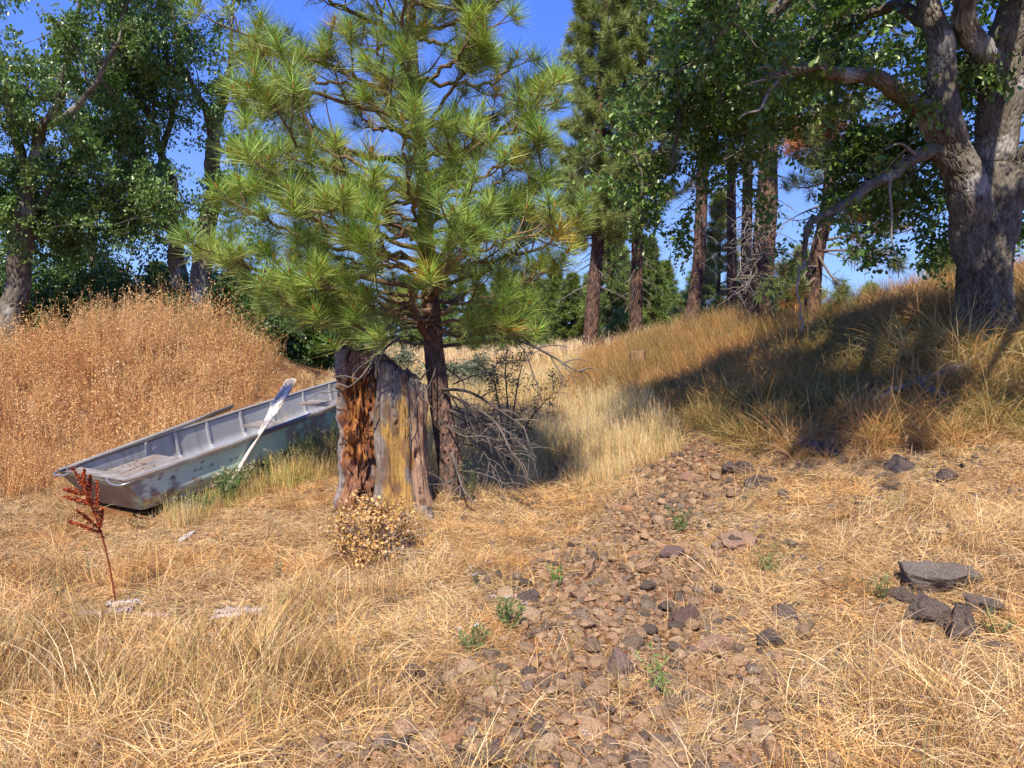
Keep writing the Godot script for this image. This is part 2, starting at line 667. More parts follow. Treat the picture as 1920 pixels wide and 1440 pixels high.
func matted_clump(n: int, long: float, wide: float, rise: float) -> ArrayMesh:
	var mb := MB.new()
	for k in n:
		var a := rr(0, TAU)
		var e := deg_to_rad(rr(8, rise))
		var p := Vector3(rr(-0.12, 0.12), -0.01, rr(-0.12, 0.12))
		blade(mb, p, Vector3(cos(a) * cos(e), sin(e), sin(a) * cos(e)), long * rr(0.5, 1.2), wide * rr(0.7, 1.3), rr(0.3, 1.3), 4, straw_tint())
	return mb.mesh()

func seed_head(mb: MB, p: Vector3, dir: Vector3, long: float, w: float, col: Color):
	var k := 5
	for s in k:
		var q := p + dir * (long * s / k)
		var a := dir.cross(rdir()).normalized() * w * (1.0 - 0.12 * s)
		mb.tri(q - a * 0.4, q + dir * long * 0.34 + a, q + dir * long * 0.1 + a * 0.2, col)
		mb.tri(q + a * 0.4, q + dir * long * 0.34 - a, q + dir * long * 0.1 - a * 0.2, col)

func upright_clump(n: int, long: float, wide: float, lean: float, seeds: float, green: float) -> ArrayMesh:
	var mb := MB.new()
	for k in n:
		var a := rr(0, TAU)
		var e := deg_to_rad(90.0 - absf(rng.randfn(0.0, lean)))
		var p := Vector3(rr(-0.13, 0.13), -0.02, rr(-0.13, 0.13))
		var col := straw_tint()
		if rng.randf() < green: col = vary(Color(0.34, 0.34, 0.12), 0.2)
		var h := long * rr(0.55, 1.15)
		var dir := Vector3(cos(a) * cos(e), sin(e), sin(a) * cos(e))
		var tip := blade(mb, p, dir, h, wide * rr(0.7, 1.3), rr(0.05, 0.55), 4, col)
		if rng.randf() < seeds:
			seed_head(mb, tip - dir * 0.02, (dir + Vector3(0, -0.25, 0) + rdir() * 0.2).normalized(), rr(0.05, 0.1), wide * 1.6, vary(Color(0.86, 0.70, 0.45), 0.1))
	return mb.mesh()

func tussock_clump(n: int, long: float, wide: float, green: float) -> ArrayMesh:
	var mb := MB.new()
	for k in n:
		var a := rr(0, TAU)
		var e := deg_to_rad(rr(35, 80))
		var p := Vector3(rr(-0.07, 0.07), -0.02, rr(-0.07, 0.07))
		var col := straw_tint() if rng.randf() > green else vary(Color(0.27, 0.30, 0.11), 0.25)
		var dir := Vector3(cos(a) * cos(e), sin(e), sin(a) * cos(e))
		var tip := blade(mb, p, dir, long * rr(0.5, 1.2), wide * rr(0.7, 1.3), rr(0.6, 1.7), 5, col)
		if rng.randf() < 0.06: seed_head(mb, tip, Vector3(cos(a), -0.5, sin(a)).normalized(), 0.08, 0.008, vary(Color(0.8, 0.65, 0.42), 0.1))
	return mb.mesh()

# a dry branching weed with little round pods
func weed_clump(n: int, long: float, pod: float) -> ArrayMesh:
	var mb := MB.new()
	for k in n:
		var a := rr(0, TAU)
		var e := deg_to_rad(rr(62, 89))
		var p := Vector3(rr(-0.14, 0.14), -0.02, rr(-0.14, 0.14))
		var dir := Vector3(cos(a) * cos(e), sin(e), sin(a) * cos(e))
		var h := long * rr(0.6, 1.15)
		var col := vary(Color(0.62, 0.37, 0.18), 0.25)
		blade(mb, p, dir, h, pod * 0.45, 0.1, 2, col)
		for s in 6:
			var q := p + dir * h * rr(0.35, 0.98)
			var d := (dir + rdir() * 0.8).normalized()
			var l := rr(0.05, 0.15) * long / 0.5
			var tip := blade(mb, q, d, l, pod * 0.3, 0.1, 1, col)
			for m in 2:
				var c := tip + rdir() * pod * 1.6
				var x := rdir() * pod * 0.62
				var y := x.cross(rdir()).normalized() * pod * 0.62
				var pc := vary(Color(0.68, 0.42, 0.18) if rng.randf() < 0.6 else Color(0.80, 0.57, 0.30), 0.25)
				mb.quad(c - x, c - y, c + x, c + y, pc)
				mb.tri(c - x, c + x, c + x.cross(y).normalized() * pod * 0.6, pc)
	return mb.mesh()

const BOW := Vector3(-4.004, 0.337, -6.25)
func boat_frame() -> Transform3D:
	var f := Vector3(0.467 * cos(0.173), sin(0.173), -0.884 * cos(0.173)).normalized()
	var x := Vector3(0.884, 0, 0.467).normalized()
	return Transform3D(Basis(x, (-f).cross(x), -f), BOW)

func in_boat(x: float, z: float) -> bool:
	var p := boat_frame().affine_inverse() * Vector3(x, BOW.y, z)
	var s := -p.z
	return s > 0.12 and s < 4.4 and absf(p.x) < 0.52

func blocked(x: float, z: float) -> bool:
	if in_boat(x, z): return true
	if Vector2(x + 1.15, z + 6.4).length() < 0.42: return true
	if Vector2(x + 0.6, z + 6.8).length() < 0.15: return true
	return false

# places where the straw is trodden thin: the log, the slab, the dock, the bush, rocks
const THIN := [[-1.55, -3.92, 0.22], [-1.85, -3.92, 0.22], [-2.15, -3.92, 0.2], [-2.45, -3.95, 0.2], [-2.5, -4.15, 0.25], [2.38, -3.8, 0.34], [2.2, -3.6, 0.2], [2.35, -3.35, 0.26], [-1.0, -4.6, 0.2], [-0.5, -3.05, 0.16], [-2.75, -5.6, 0.14], [3.3, -7.65, 0.3], [4.3, -7.8, 0.3], [1.4, -5.2, 0.2], [3.4, -5.8, 0.3], [3.8, -5.9, 0.3], [3.1, -6.6, 0.3], [1.9, -4.3, 0.2], [1.3, -3.3, 0.25]]

func thin(x: float, z: float) -> bool:
	for q in THIN:
		if Vector2(x - q[0], z - q[1]).length() < q[2]: return true
	return false

func build_grass():
	rng.seed = 7010
	# clumps of each kind, in three sizes for near, middle and far
	var kinds := {}
	kinds["matted"] = [matted_clump(46, 0.24, 0.004, 42), matted_clump(46, 0.18, 0.0036, 60), matted_clump(38, 0.3, 0.0042, 34), matted_clump(34, 0.36, 0.0038, 52)]
	kinds["golden"] = [upright_clump(24, 0.23, 0.0038, 28, 0.15, 0.12), upright_clump(26, 0.18, 0.0036, 38, 0.12, 0.05), upright_clump(16, 0.31, 0.0038, 20, 0.3, 0.25)]
	kinds["meadow"] = [upright_clump(26, 0.42, 0.007, 14, 0.5, 0.12), upright_clump(26, 0.36, 0.0065, 18, 0.45, 0.08), upright_clump(24, 0.48, 0.0075, 12, 0.55, 0.16)]
	kinds["weed"] = [weed_clump(8, 0.44, 0.0105), weed_clump(8, 0.34, 0.010), weed_clump(7, 0.56, 0.011)]
	kinds["bank"] = [tussock_clump(42, 0.44, 0.0055, 0.18), tussock_clump(42, 0.36, 0.005, 0.08), tussock_clump(36, 0.56, 0.0055, 0.36)]
	kinds["far"] = [upright_clump(16, 0.42, 0.02, 16, 0.4, 0.05), upright_clump(16, 0.36, 0.018, 20, 0.4, 0.03)]
	kinds["litter"] = [matted_clump(46, 0.075, 0.0034, 20), matted_clump(46, 0.055, 0.003, 26)]
	kinds["green"] = [tussock_clump(26, 0.22, 0.005, 1.0), upright_clump(22, 0.24, 0.005, 22, 0.0, 1.0)]
	var sc := {}
	for k in kinds:
		sc[k] = []
		for q in kinds[k]: sc[k].append(Scatter.new())
	for band in [[1.9, 3.2, 370.0], [3.2, 5.0, 215.0], [5.0, 8.0, 115.0], [8.0, 13.0, 62.0], [13.0, 24.0, 22.0], [24.0, 60.0, 5.0]]:
		var half: float = band[1] * 0.84 + 2.4
		var n := int((band[1] - band[0]) * half * 2.0 * band[2])
		for k in n:
			var d := rr(band[0], band[1])
			var x := rr(-half, half)
			if absf(x) > d * 0.84 + 2.4: continue
			var z := -d
			if blocked(x, z): continue
			var sparse := thin(x, z)
			if sparse and rng.randf() < 0.6: continue
			if x > 1.1 and d < 7.2 and nz2.get_noise_2d(x * 150.0 + 77.0, z * 150.0) > 0.10 and rng.randf() < 0.62: continue
			var g := stony(x, z)
			var patch := nz2.get_noise_2d(x * 70.0, z * 70.0)
			var patch2 := nz.get_noise_2d(x * 45.0 + 300.0, z * 45.0)
			if rng.randf() < g * (0.90 if d > 3.0 and d < 6.0 else 0.74): continue
			var p := on_ground(x, z)
			var left_of_boat := x < -0.53 * d - 0.55 + (d - 6.5) * 0.9 * 0.5 and d > 6.6
			var kind := "matted"
			var tint := Color(1, 1, 1)
			var size := rr(0.75, 1.2) * (0.6 if sparse else 1.0)
			var lean := Vector3.UP
			if d > 24.0:
				kind = "far"
				size *= 1.3
			elif left_of_boat and d < 17.0:
				kind = "weed"
				if d < 7.6 + patch * 1.5: kind = "matted" if rng.randf() < 0.5 else "weed"
				size *= clampf((d - 5.6) / 3.0, 0.55, 1.0) * clampf(0.95 + nz2.get_noise_2d(x * 180.0, z * 180.0) * 1.3, 0.5, 1.5)
				if nz2.get_noise_2d(x * 260.0 + 50.0, z * 260.0) > 0.2 and rng.randf() < 0.5: continue
				tint = Color(1.0, 1.0, 0.98).lerp(Color(0.86, 0.74, 0.62), clampf(0.5 + patch2 * 1.6, 0, 1))
				if rng.randf() < 0.10: tint = Color(1.05, 1.15, 1.15)
				if rng.randf() < 0.06: size *= 1.5
				if rng.randf() < 0.16:
					kind = "meadow"
					tint = Color(0.95, 0.75, 0.55)
					size *= rr(0.7, 1.25)
			elif x > 0.9 and d > 6.3 and p.y > 0.42 + patch * 0.1 and x > -2.0 + d * 0.20:
				# the bank under the oak: long blades that hang downhill
				kind = "bank"
				lean = Vector3(-0.45, 1, 0.30)
				tint = Color(0.84, 0.66, 0.48).lerp(Color(0.52, 0.52, 0.36), clampf(0.4 + patch2 * 2.2, 0, 1))
				size *= rr(0.6, 1.35)
				if d > 13.5: kind = "meadow"
				elif patch > 0.04 and rng.randf() < 0.6: kind = "matted"
			elif x > -3.4 and d > 7.9 + patch * 2.2 + patch2 * 1.5:
				kind = "meadow"
				size *= clampf((d - 6.4) / 2.6, 0.5, 1.0)
				tint = Color(1.0, 1.0, 0.95).lerp(Color(0.92, 0.95, 0.75), clampf(0.3 + patch2 * 1.5, 0, 1))
				if d < 9.5 and patch > 0.1 and rng.randf() < 0.5: kind = "matted"
			elif x < -0.2 - 0.12 * d and d < 4.0 + patch * 1.2:
				kind = "golden" if rng.randf() < 0.32 + patch * 1.6 else "matted"
				tint = Color(1.0, 0.97, 0.86)
			else:
				kind = "matted"
				if patch2 > 0.08: tint = Color(1.04, 0.84, 0.60)
				elif patch2 < -0.15: tint = Color(1.05, 1.04, 1.02)
				if rng.randf() < 0.07: kind = "golden"
				if x < 0.0 and d > 5.0: size *= 0.8
			if kind == "matted":
				if nz2.get_noise_2d(x * 210.0 - 400.0, z * 210.0) > 0.08 and rng.randf() < 0.72: continue
				if g > 0.1: size *= 0.7
				if d > 3.2 and d < 8.0: size *= 0.74
			if rng.randf() < 0.012 and d < 12.0 and kind != "weed":
				kind = "green"
				size *= 0.8
				tint = Color(0.9, 1, 0.8)
			var q: int = rng.randi() % kinds[kind].size()
			var up := lean + slope(x, z) * 0.3
			if kind == "matted" or kind == "golden":
				var wa := nz.get_noise_2d(x * 55.0 - 700.0, z * 55.0) * 9.0
				up = slope(x, z) + Vector3(cos(wa), 0, sin(wa)) * (0.75 if kind == "matted" else 0.45) * clampf(0.6 + patch * 2.0, 0.1, 1.2)
				var tone := nz2.get_noise_2d(x * 260.0 + 900.0, z * 260.0)
				tint = tint.lerp(Color(0.60, 0.50, 0.43), clampf(tone * 2.4, 0, 0.85)) if tone > 0.0 else tint.lerp(Color(1.12, 1.08, 1.02), clampf(-tone * 2.0, 0, 0.8))
			sc[kind][q].add(Transform3D(basis_up(up, rr(0, TAU)) * Basis.from_scale(Vector3.ONE * size), p), vary(tint, 0.1))
	# grass and weeds that have grown up along the near side of the boat
	for k in 330:
		var s := rr(0.3, 4.3)
		var q: Vector3 = boat_frame() * Vector3(rr(0.50, 1.05) + 0.06 * (1.0 if s > 2.0 else 0.0), 0, -s)
		var gr := rng.randf()
		if blocked(q.x, q.z): continue
		sc["green" if gr < 0.3 else "meadow"][k % 2].add(Transform3D(basis_up(Vector3(rr(-0.2, 0.2), 1, rr(-0.2, 0.2)), rr(0, TAU)) * Basis.from_scale(Vector3.ONE * rr(0.55, 1.0) * (1.5 if gr < 0.3 else 1.0) * (0.6 if s < 1.3 else 1.0)), on_ground(q.x, q.z)), vary(Color(0.9, 0.92, 0.7), 0.2))
	# tall tussocks hide the foot of the big oak
	for k in 150:
		var a := rr(-0.4, PI + 0.5)
		var r := rr(0.42, 1.25)
		var x := 6.05 + cos(a) * r
		var z := -8.5 + sin(a) * r
		sc["bank"][k % 3].add(Transform3D(basis_up(Vector3(-0.3, 1, 0.25), rr(0, TAU)) * Basis.from_scale(Vector3.ONE * rr(0.9, 1.75)), on_ground(x, z)), vary(Color(0.78, 0.76, 0.6), 0.2))
	# short broken straw lying flat, thickest where the grass is thin, some of it blown over the stones
	for k in 14000:
		var d := 2.0 + pow(rng.randf(), 1.2) * 7.0
		var x := rr(-0.84, 0.84) * d + rr(-1.8, 1.8)
		if blocked(x, -d): continue
		if rng.randf() < stony(x, -d) * 0.86: continue
		sc["litter"][k % 2].add(Transform3D(basis_up(slope(x, -d), rr(0, TAU)) * Basis.from_scale(Vector3.ONE * rr(0.8, 1.5)), on_ground(x, -d) + Vector3(0, 0.012, 0)), vary(Color(0.78, 0.76, 0.74), 0.28))
	var names := {"matted": "matted_straw", "golden": "golden_grass", "meadow": "meadow_grass", "weed": "dry_weeds", "bank": "bank_grass", "far": "far_grass", "green": "green_grass", "litter": "straw_litter"}
	var labels := {"matted": "flattened dry straw lying over the stony ground", "golden": "golden upright grass at the near edge of the field", "meadow": "pale seeding meadow grass beyond the stump", "weed": "orange dry weeds covering the mound behind the boat", "bank": "long olive and tan grass hanging down the bank below the oak", "far": "pale grass of the far meadow", "green": "short green tufts among the straw", "litter": "broken straw lying flat on the bare soil"}
	for k in kinds:
		var whole := Node3D.new()
		whole.name = names[k]
		whole.set_meta("kind", "stuff")
		whole.set_meta("label", labels[k])
		whole.set_meta("category", "grass")
		add_child(whole)
		for q in kinds[k].size():
			if sc[k][q].count: scattered("clumps", sc[k][q], kinds[k][q], M.straw, whole)
		print(k, " ", sc[k].map(func(s): return s.count))

# ------------------------------------------------------------------ boat

func half_width(s: float) -> float:
	if s < 1.2: return lerpf(0.535, 0.605, s / 1.2)
	if s < 2.5: return lerpf(0.605, 0.60, (s - 1.2) / 1.3)
	return lerpf(0.60, 0.50, (s - 2.5) / 1.7)

func boat_depth(s: float) -> float: return lerpf(0.41, 0.49, clampf(s / 1.5, 0, 1))

# a place on the hull: s metres from the bow, u from -1 (left gunwale) over 0 (keel) to 1 (right gunwale)
func hull_at(s: float, u: float, inset: float) -> Vector3:
	var w := half_width(s) - inset
	var dp := boat_depth(s) - inset
	var a := absf(u)
	var x: float
	var y: float
	if a > 0.45:        # the side, flaring outwards
		var t := (1.0 - a) / 0.55
		var e := smoothstep(0.55, 1.0, t)
		x = w - 0.015 * t - 0.10 * e - 0.03 * e * e
		y = -dp * (t - 0.06 * e) / 0.94 * 0.94
	else:
		var t := a / 0.45
		x = (w - 0.145) * t
		y = -dp * lerpf(1.0, 0.94, pow(t, 6.0))
	var rake := 0.23 * (-y / 0.41) * clampf(1.0 - s / 0.8, 0, 1)
	return Vector3(x * signf(u), y, -(s + rake))

func hull_skin(inset: float, s0: float, s1: float, ns: int, nu: int, tint) -> MB:
	var f := boat_frame()
	var mb := MB.new()
	for r in ns:
		var s := lerpf(s0, s1, float(r) / (ns - 1))
		for q in nu:
			var u := 2.0 * q / (nu - 1) - 1.0
			var p := hull_at(s, u, inset)
			var dent := nz.get_noise_3d(s * 130.0, u * 150.0, 6.0) * 0.012
			p.x += dent * signf(u) * smoothstep(0.2, 0.5, 1.0 - absf(u))
			mb.v.append(f * p)
			mb.c.append(tint.call(s, u))
	mb.lattice(0, ns, nu)
	return mb.smooth()

# a bar of oblong section that runs through the points
func sweep(mb: MB, pts: PackedVector3Array, side: Vector3, w: float, h: float, tint):
	var k := mb.v.size()
	for a in pts.size():
		var t := (pts[mini(a + 1, pts.size() - 1)] - pts[maxi(a - 1, 0)]).normalized()
		var x := (side - t * side.dot(t)).normalized()
		var y := t.cross(x).normalized()
		var b := minf(w, h) * 0.18
		for q in [[-w + b, -h], [w - b, -h], [w, -h + b], [w, h - b], [w - b, h], [-w + b, h], [-w, h - b], [-w, -h + b], [-w + b, -h]]:
			mb.v.append(pts[a] + x * q[0] * 0.5 + y * q[1] * 0.5)
			mb.c.append(tint.call(a, q[1]))
	mb.lattice(k, pts.size(), 9)
	for e in [0, pts.size() - 1]:
		for s in range(1, 7):
			mb.tri(mb.v[k + e * 9], mb.v[k + e * 9 + s], mb.v[k + e * 9 + s + 1], mb.c[k + e * 9])

func grey_wood(a: float, b: float) -> Color:
	var n := nz2.get_noise_2d(a * 420.0, b * 260.0)
	return Color(0.34, 0.315, 0.285).lerp(Color(0.20, 0.18, 0.16), clampf(0.4 + n * 1.2, 0, 1)).lerp(Color(0.27, 0.185, 0.13), clampf(nz.get_noise_2d(a * 140.0 + 70.0, b * 60.0) * 1.6, 0, 0.6))

func wood_slab(mb: MB, t: Transform3D, size: Vector3):
	# a weathered board: grain as long shallow grooves, ends uneven
	var nx := 26
	var nyy := 9
	var off := rr(0, 900)
	for face in [1.0, -1.0]:
		var k := mb.v.size()
		for a in nx:
			for b in nyy:
				var x := (float(a) / (nx - 1) - 0.5) * size.x
				var z := (float(b) / (nyy - 1) - 0.5) * size.z
				if a == 0 or a == nx - 1: x *= 1.0 + nz.get_noise_2d(b * 400.0 + off, a) * 0.04
				var g := nz2.get_noise_2d(x * 60.0 + off, z * 2400.0)
				mb.v.append(t * Vector3(x, face * (size.y * 0.5 + g * 0.0025), z))
				mb.c.append(grey_wood(x + off, z * 6.0))
		mb.lattice(k, nx, nyy)
	mb.box(t * Transform3D(Basis(), Vector3()), size * Vector3(0.995, 0.94, 0.985), Color(0.27, 0.23, 0.19))

func build_boat():
	rng.seed = 7020
	var f := boat_frame()
	var o := thing("rowing_boat", "old flat-nosed aluminium boat with peeling turquoise paint lying in dry grass", "boat", BOW)
	var paint := func(s: float, u: float) -> Color:
		var n := nz2.get_noise_3d(s * 130.0, u * 190.0, 5.0) + 0.6 * nz.get_noise_3d(s * 700.0, u * 700.0, 9.0)
		var c := Color(0.44, 0.68, 0.48).lerp(Color(0.72, 0.82, 0.64), clampf(nz2.get_noise_3d(s * 40.0, u * 60.0, 50.0) + 0.5, 0, 1))
		if n > 0.20: c = c.lerp(Color(0.37, 0.34, 0.29), clampf((n - 0.20) * 9.0, 0, 0.95))
		var rust := nz.get_noise_3d(s * 520.0, u * 600.0, 77.0)
		if rust > 0.34: c = c.lerp(Color(0.40, 0.22, 0.11), clampf((rust - 0.34) * 8.0, 0, 0.8))
		var spots := nz.get_noise_3d(s * 2200.0, u * 1800.0, 31.0)
		if spots > 0.52 and s < 1.2: c = Color(0.13, 0.09, 0.07)
		return c
	var alu := func(s: float, u: float) -> Color:
		var n := nz2.get_noise_3d(s * 90.0, u * 60.0, 15.0) + 0.4 * nz.get_noise_3d(s * 500.0, u * 300.0, 19.0)
		var c := Color(0.52, 0.54, 0.56).lerp(Color(0.42, 0.43, 0.44), clampf(0.5 + n, 0, 1))
		if absf(u) < 0.46: c = c.lerp(Color(0.33, 0.25, 0.17), clampf(0.45 + n, 0, 0.85))
		var streak := nz.get_noise_2d(s * 1400.0, 7.0 + u * 25.0)
		if streak > 0.1: c = c.lerp(Color(0.30, 0.27, 0.24), clampf((streak - 0.1) * 2.0, 0, 0.5))
		return c
	var hull := part("hull", hull_skin(0.0, 0.0, 4.2, 130, 81, paint).mesh(), M.paint, o)
	part("inner_skin", hull_skin(0.012, 0.02, 4.19, 90, 61, alu).mesh(), M.alu, o)
	# the flat nose and the flat stern, closed across the section
	for e in [0.0, 4.2]:
		var mb := MB.new()
		for w in 2:
			var k := mb.v.size()
			for r in 15:
				for q in 41:
					var u := 2.0 * q / 40.0 - 1.0
					var p := hull_at(e, u, 0.001)
					var bottom := hull_at(e, 0.0, 0.001)
					var t := float(r) / 14.0
					var at := Vector3(p.x, lerpf(0.0, p.y, t), 0)
					at.z = lerpf(hull_at(e, 1.0, 0.0).z, p.z, t)
					at.z += (-0.012 if w == 1 else 0.0) * (1.0 if e == 0.0 else -1.0) + nz.get_noise_3d(u * 60.0, t * 50.0, e * 30.0) * 0.007
					mb.v.append(f * at)
					var c: Color = paint.call(u * 0.6 + 8.0, t * 0.5)
					var bare := nz2.get_noise_3d(u * 90.0, t * 80.0, 200.0)
					if bare > -0.12: c = c.lerp(Color(0.29, 0.25, 0.19), clampf((bare + 0.12) * 7.0, 0, 0.95))
					if w == 1: c = alu.call(u, 0.6 + t * 0.3)
					mb.c.append(c)
			mb.lattice(k, 15, 41)
		part("bow_plate" if e == 0.0 else "transom", mb.smooth().mesh(), M.paint, o)
	# wooden gunwale strips, one on each side
	for sg in [-1.0, 1.0]:
		var mb := MB.new()
		var pts := PackedVector3Array()
		for k in 40:
			var s := lerpf(0.02, 4.2, k / 39.0)
			pts.append(f * (hull_at(s, sg, 0.0) + Vector3(sg * 0.012, -0.012 + nz.get_noise_1d(s * 120.0 + sg * 50.0) * 0.006, 0)))
		sweep(mb, pts, f.basis.x, 0.052, 0.036, func(a, _h): return grey_wood(a * 0.11, sg).lerp(Color(0.15, 0.13, 0.11), 0.25))
		part("gunwale", mb.mesh(), M.wood, o)
		var lip := MB.new()
		var lp := PackedVector3Array()
		for k in 40:
			var s := lerpf(0.02, 4.2, k / 39.0)
			lp.append(f * (hull_at(s, sg, 0.0) + Vector3(-sg * 0.022, 0.004, 0)))
		sweep(lip, lp, f.basis.x, 0.02, 0.012, func(_a, _h): return Color(0.5, 0.51, 0.52))
		part("metal_lip", lip.mesh(), M.alu, o)
	# ribs pressed against the inner skin
	for s in [0.95, 1.32, 1.75, 2.25, 2.75, 3.3, 3.8]:
		var mb := MB.new()
		var pts := PackedVector3Array()
		for k in 31:
			var u := lerpf(-0.985, 0.985, k / 30.0)
			pts.append(f * hull_at(s, u, 0.022))
		sweep(mb, pts, f.basis.z, 0.032, 0.022, func(_a, _h): return Color(0.56, 0.57, 0.58))
		part("rib", mb.mesh(), M.alu, o)
	# chine strip on the outside of the right side
	var cs := MB.new()
	var cp := PackedVector3Array()
	for k in 30: cp.append(f * (hull_at(lerpf(0.5, 4.15, k / 29.0), 0.5, 0.0) + Vector3(0.012, 0, 0)))
	sweep(cs, cp, f.basis.x, 0.02, 0.04, func(a, _h): return Color(0.55, 0.56, 0.54).lerp(Color(0.3, 0.28, 0.24), clampf(nz.get_noise_1d(a * 60.0) + 0.3, 0, 1)))
	part("spray_rail", cs.mesh(), M.alu, o)
	# the small deck behind the nose: three boards
	var deck := Node3D.new()
	deck.name = "bow_deck"
	o.add_child(deck)
	deck.position = Vector3.ZERO
	for k in 3:
		var mb := MB.new()
		var x: float = [-0.32, -0.02, 0.30][k]
		wood_slab(mb, f * Transform3D(Basis(Vector3.UP, PI / 2 + rr(-0.03, 0.03)) * Basis(Vector3(1, 0, 0), rr(-0.02, 0.02)), Vector3(x, -0.15, -0.58)), Vector3(0.72, 0.022, 0.29))
		var b := part("plank", mb.mesh(), M.wood, deck, false)
		b.position = -BOW
	# the board across the nose, worn hollow
	var bb := MB.new()
	wood_slab(bb, f * Transform3D(Basis(), Vector3(0.05, -0.018, -0.075)), Vector3(0.98, 0.03, 0.13))
	part("nose_board", bb.mesh(), M.wood, o)
	# seats: split boards that no longer reach across
	for q in [[2.02, 0.16, 0.72, -0.10], [3.02, 0.10, 0.78, -0.09]]:
		var seat := Node3D.new()
		seat.name = "seat"
		o.add_child(seat, true)
		for k in 2:
			var mb := MB.new()
			wood_slab(mb, f * Transform3D(Basis(Vector3.UP, rr(-0.03, 0.03)), Vector3(q[1] + k * 0.02, q[3] - k * 0.004, -(q[0] + k * 0.135))), Vector3(q[2], 0.024, 0.125))
			var b := part("plank", mb.mesh(), M.wood, seat, false)
			b.position = -BOW
		var br := MB.new()
		br.box(f * Transform3D(Basis(), Vector3(q[1] + 0.2, q[3] - 0.1, -(q[0] + 0.07))), Vector3(0.03, 0.17, 0.03), Color(0.3, 0.28, 0.25), 0.004)
		var b2 := part("bracket", br.mesh(), M.wood, seat, false)
		b2.position = -BOW
	# dead leaves and dirt blown into the boat
	var dirt := MB.new()
	for k in 420:
		var s := rr(0.25, 4.0)
		var u := rr(-0.42, 0.42)
		if rng.randf() < 0.5: u = rr(0.1, 0.44)
		var q: Vector3 = f * (hull_at(s, u, 0.03) + Vector3(0, 0.012, 0))
		if s < 0.75: q = f * Vector3(rr(-0.45, 0.45), -0.132, -s)
		var b3 := Basis(Vector3.UP, rr(0, TAU)) * Basis(Vector3(1, 0, 0), rr(-0.5, 0.5))
		oak_leaf(dirt, q, b3, rr(0.02, 0.055), vary(Color(0.30, 0.19, 0.11) if rng.randf() < 0.7 else Color(0.55, 0.42, 0.26), 0.3), true)
	part("dead_leaves", dirt.mesh(), M.straw, o).set_meta("kind", "stuff")
	# rows of rivets down the sides, over the ribs
	var rv := MB.new()
	for s in [0.2, 0.95, 1.32, 1.75, 2.25, 2.75, 3.3, 3.8]:
		for sg in [-1.0, 1.0]:
			for k in 7:
				for side in [-0.002, 0.036]:
					var q := hull_at(s, sg * (0.94 - k * 0.055), side)
					var at: Vector3 = f * q
					var nx: Vector3 = f.basis.x * (sg if side < 0.0 else -sg) * 0.004
					for w in 6:
						var a0 := TAU * w / 6
						var a1 := TAU * (w + 1) / 6
						rv.tri(at + nx, at + (f.basis.y * cos(a0) + f.basis.z * sin(a0)) * 0.007, at + (f.basis.y * cos(a1) + f.basis.z * sin(a1)) * 0.007, Color(0.40, 0.40, 0.39))
	part("rivets", rv.mesh(), M.alu, o).set_meta("kind", "stuff")
	# bent carrying handles at the two front corners
	for sg in [-1.0, 1.0]:
		var mb := MB.new()
		var c := hull_at(0.0, sg, 0.0)
		var loc := PackedVector3Array([c + Vector3(-sg * 0.24, 0.0, 0.012), c + Vector3(-sg * 0.17, -0.022, 0.035), c + Vector3(-sg * 0.04, -0.03, 0.045), c + Vector3(sg * 0.025, -0.026, 0.01), c + Vector3(sg * 0.035, -0.02, -0.07), c + Vector3(sg * 0.02, -0.01, -0.16)])
		var pts := curve(loc, 26)
		for k in pts.size(): pts[k] = f * pts[k]
		tube(mb, pts, radii([0.011, 0.012, 0.011], 26), 8, Color(0.36, 0.35, 0.34), null, null, true)
		part("handle", mb.mesh(), M.steel, o)
	# two bolts with washers in the right side near the nose
	for q in [[0.42, 0.83], [1.02, 0.70]]:
		var mb := MB.new()
		var p := f * hull_at(q[0], q[1], 0.0)
		var nrm := (f.basis.x + f.basis.y * 0.12).normalized()
		tube(mb, PackedVector3Array([p - nrm * 0.01, p + nrm * 0.006]), PackedFloat32Array([0.03, 0.028]), 16, Color(0.42, 0.45, 0.43), null, null, true)
		var b := part("washer", mb.mesh(), M.steel, o)
		var mb2 := MB.new()
		tube(mb2, PackedVector3Array([p + nrm * 0.005, p + nrm * 0.018]), PackedFloat32Array([0.012, 0.011]), 6, Color(0.2, 0.17, 0.15), null, null, true)
		part("bolt", mb2.mesh(), M.steel, b, false)

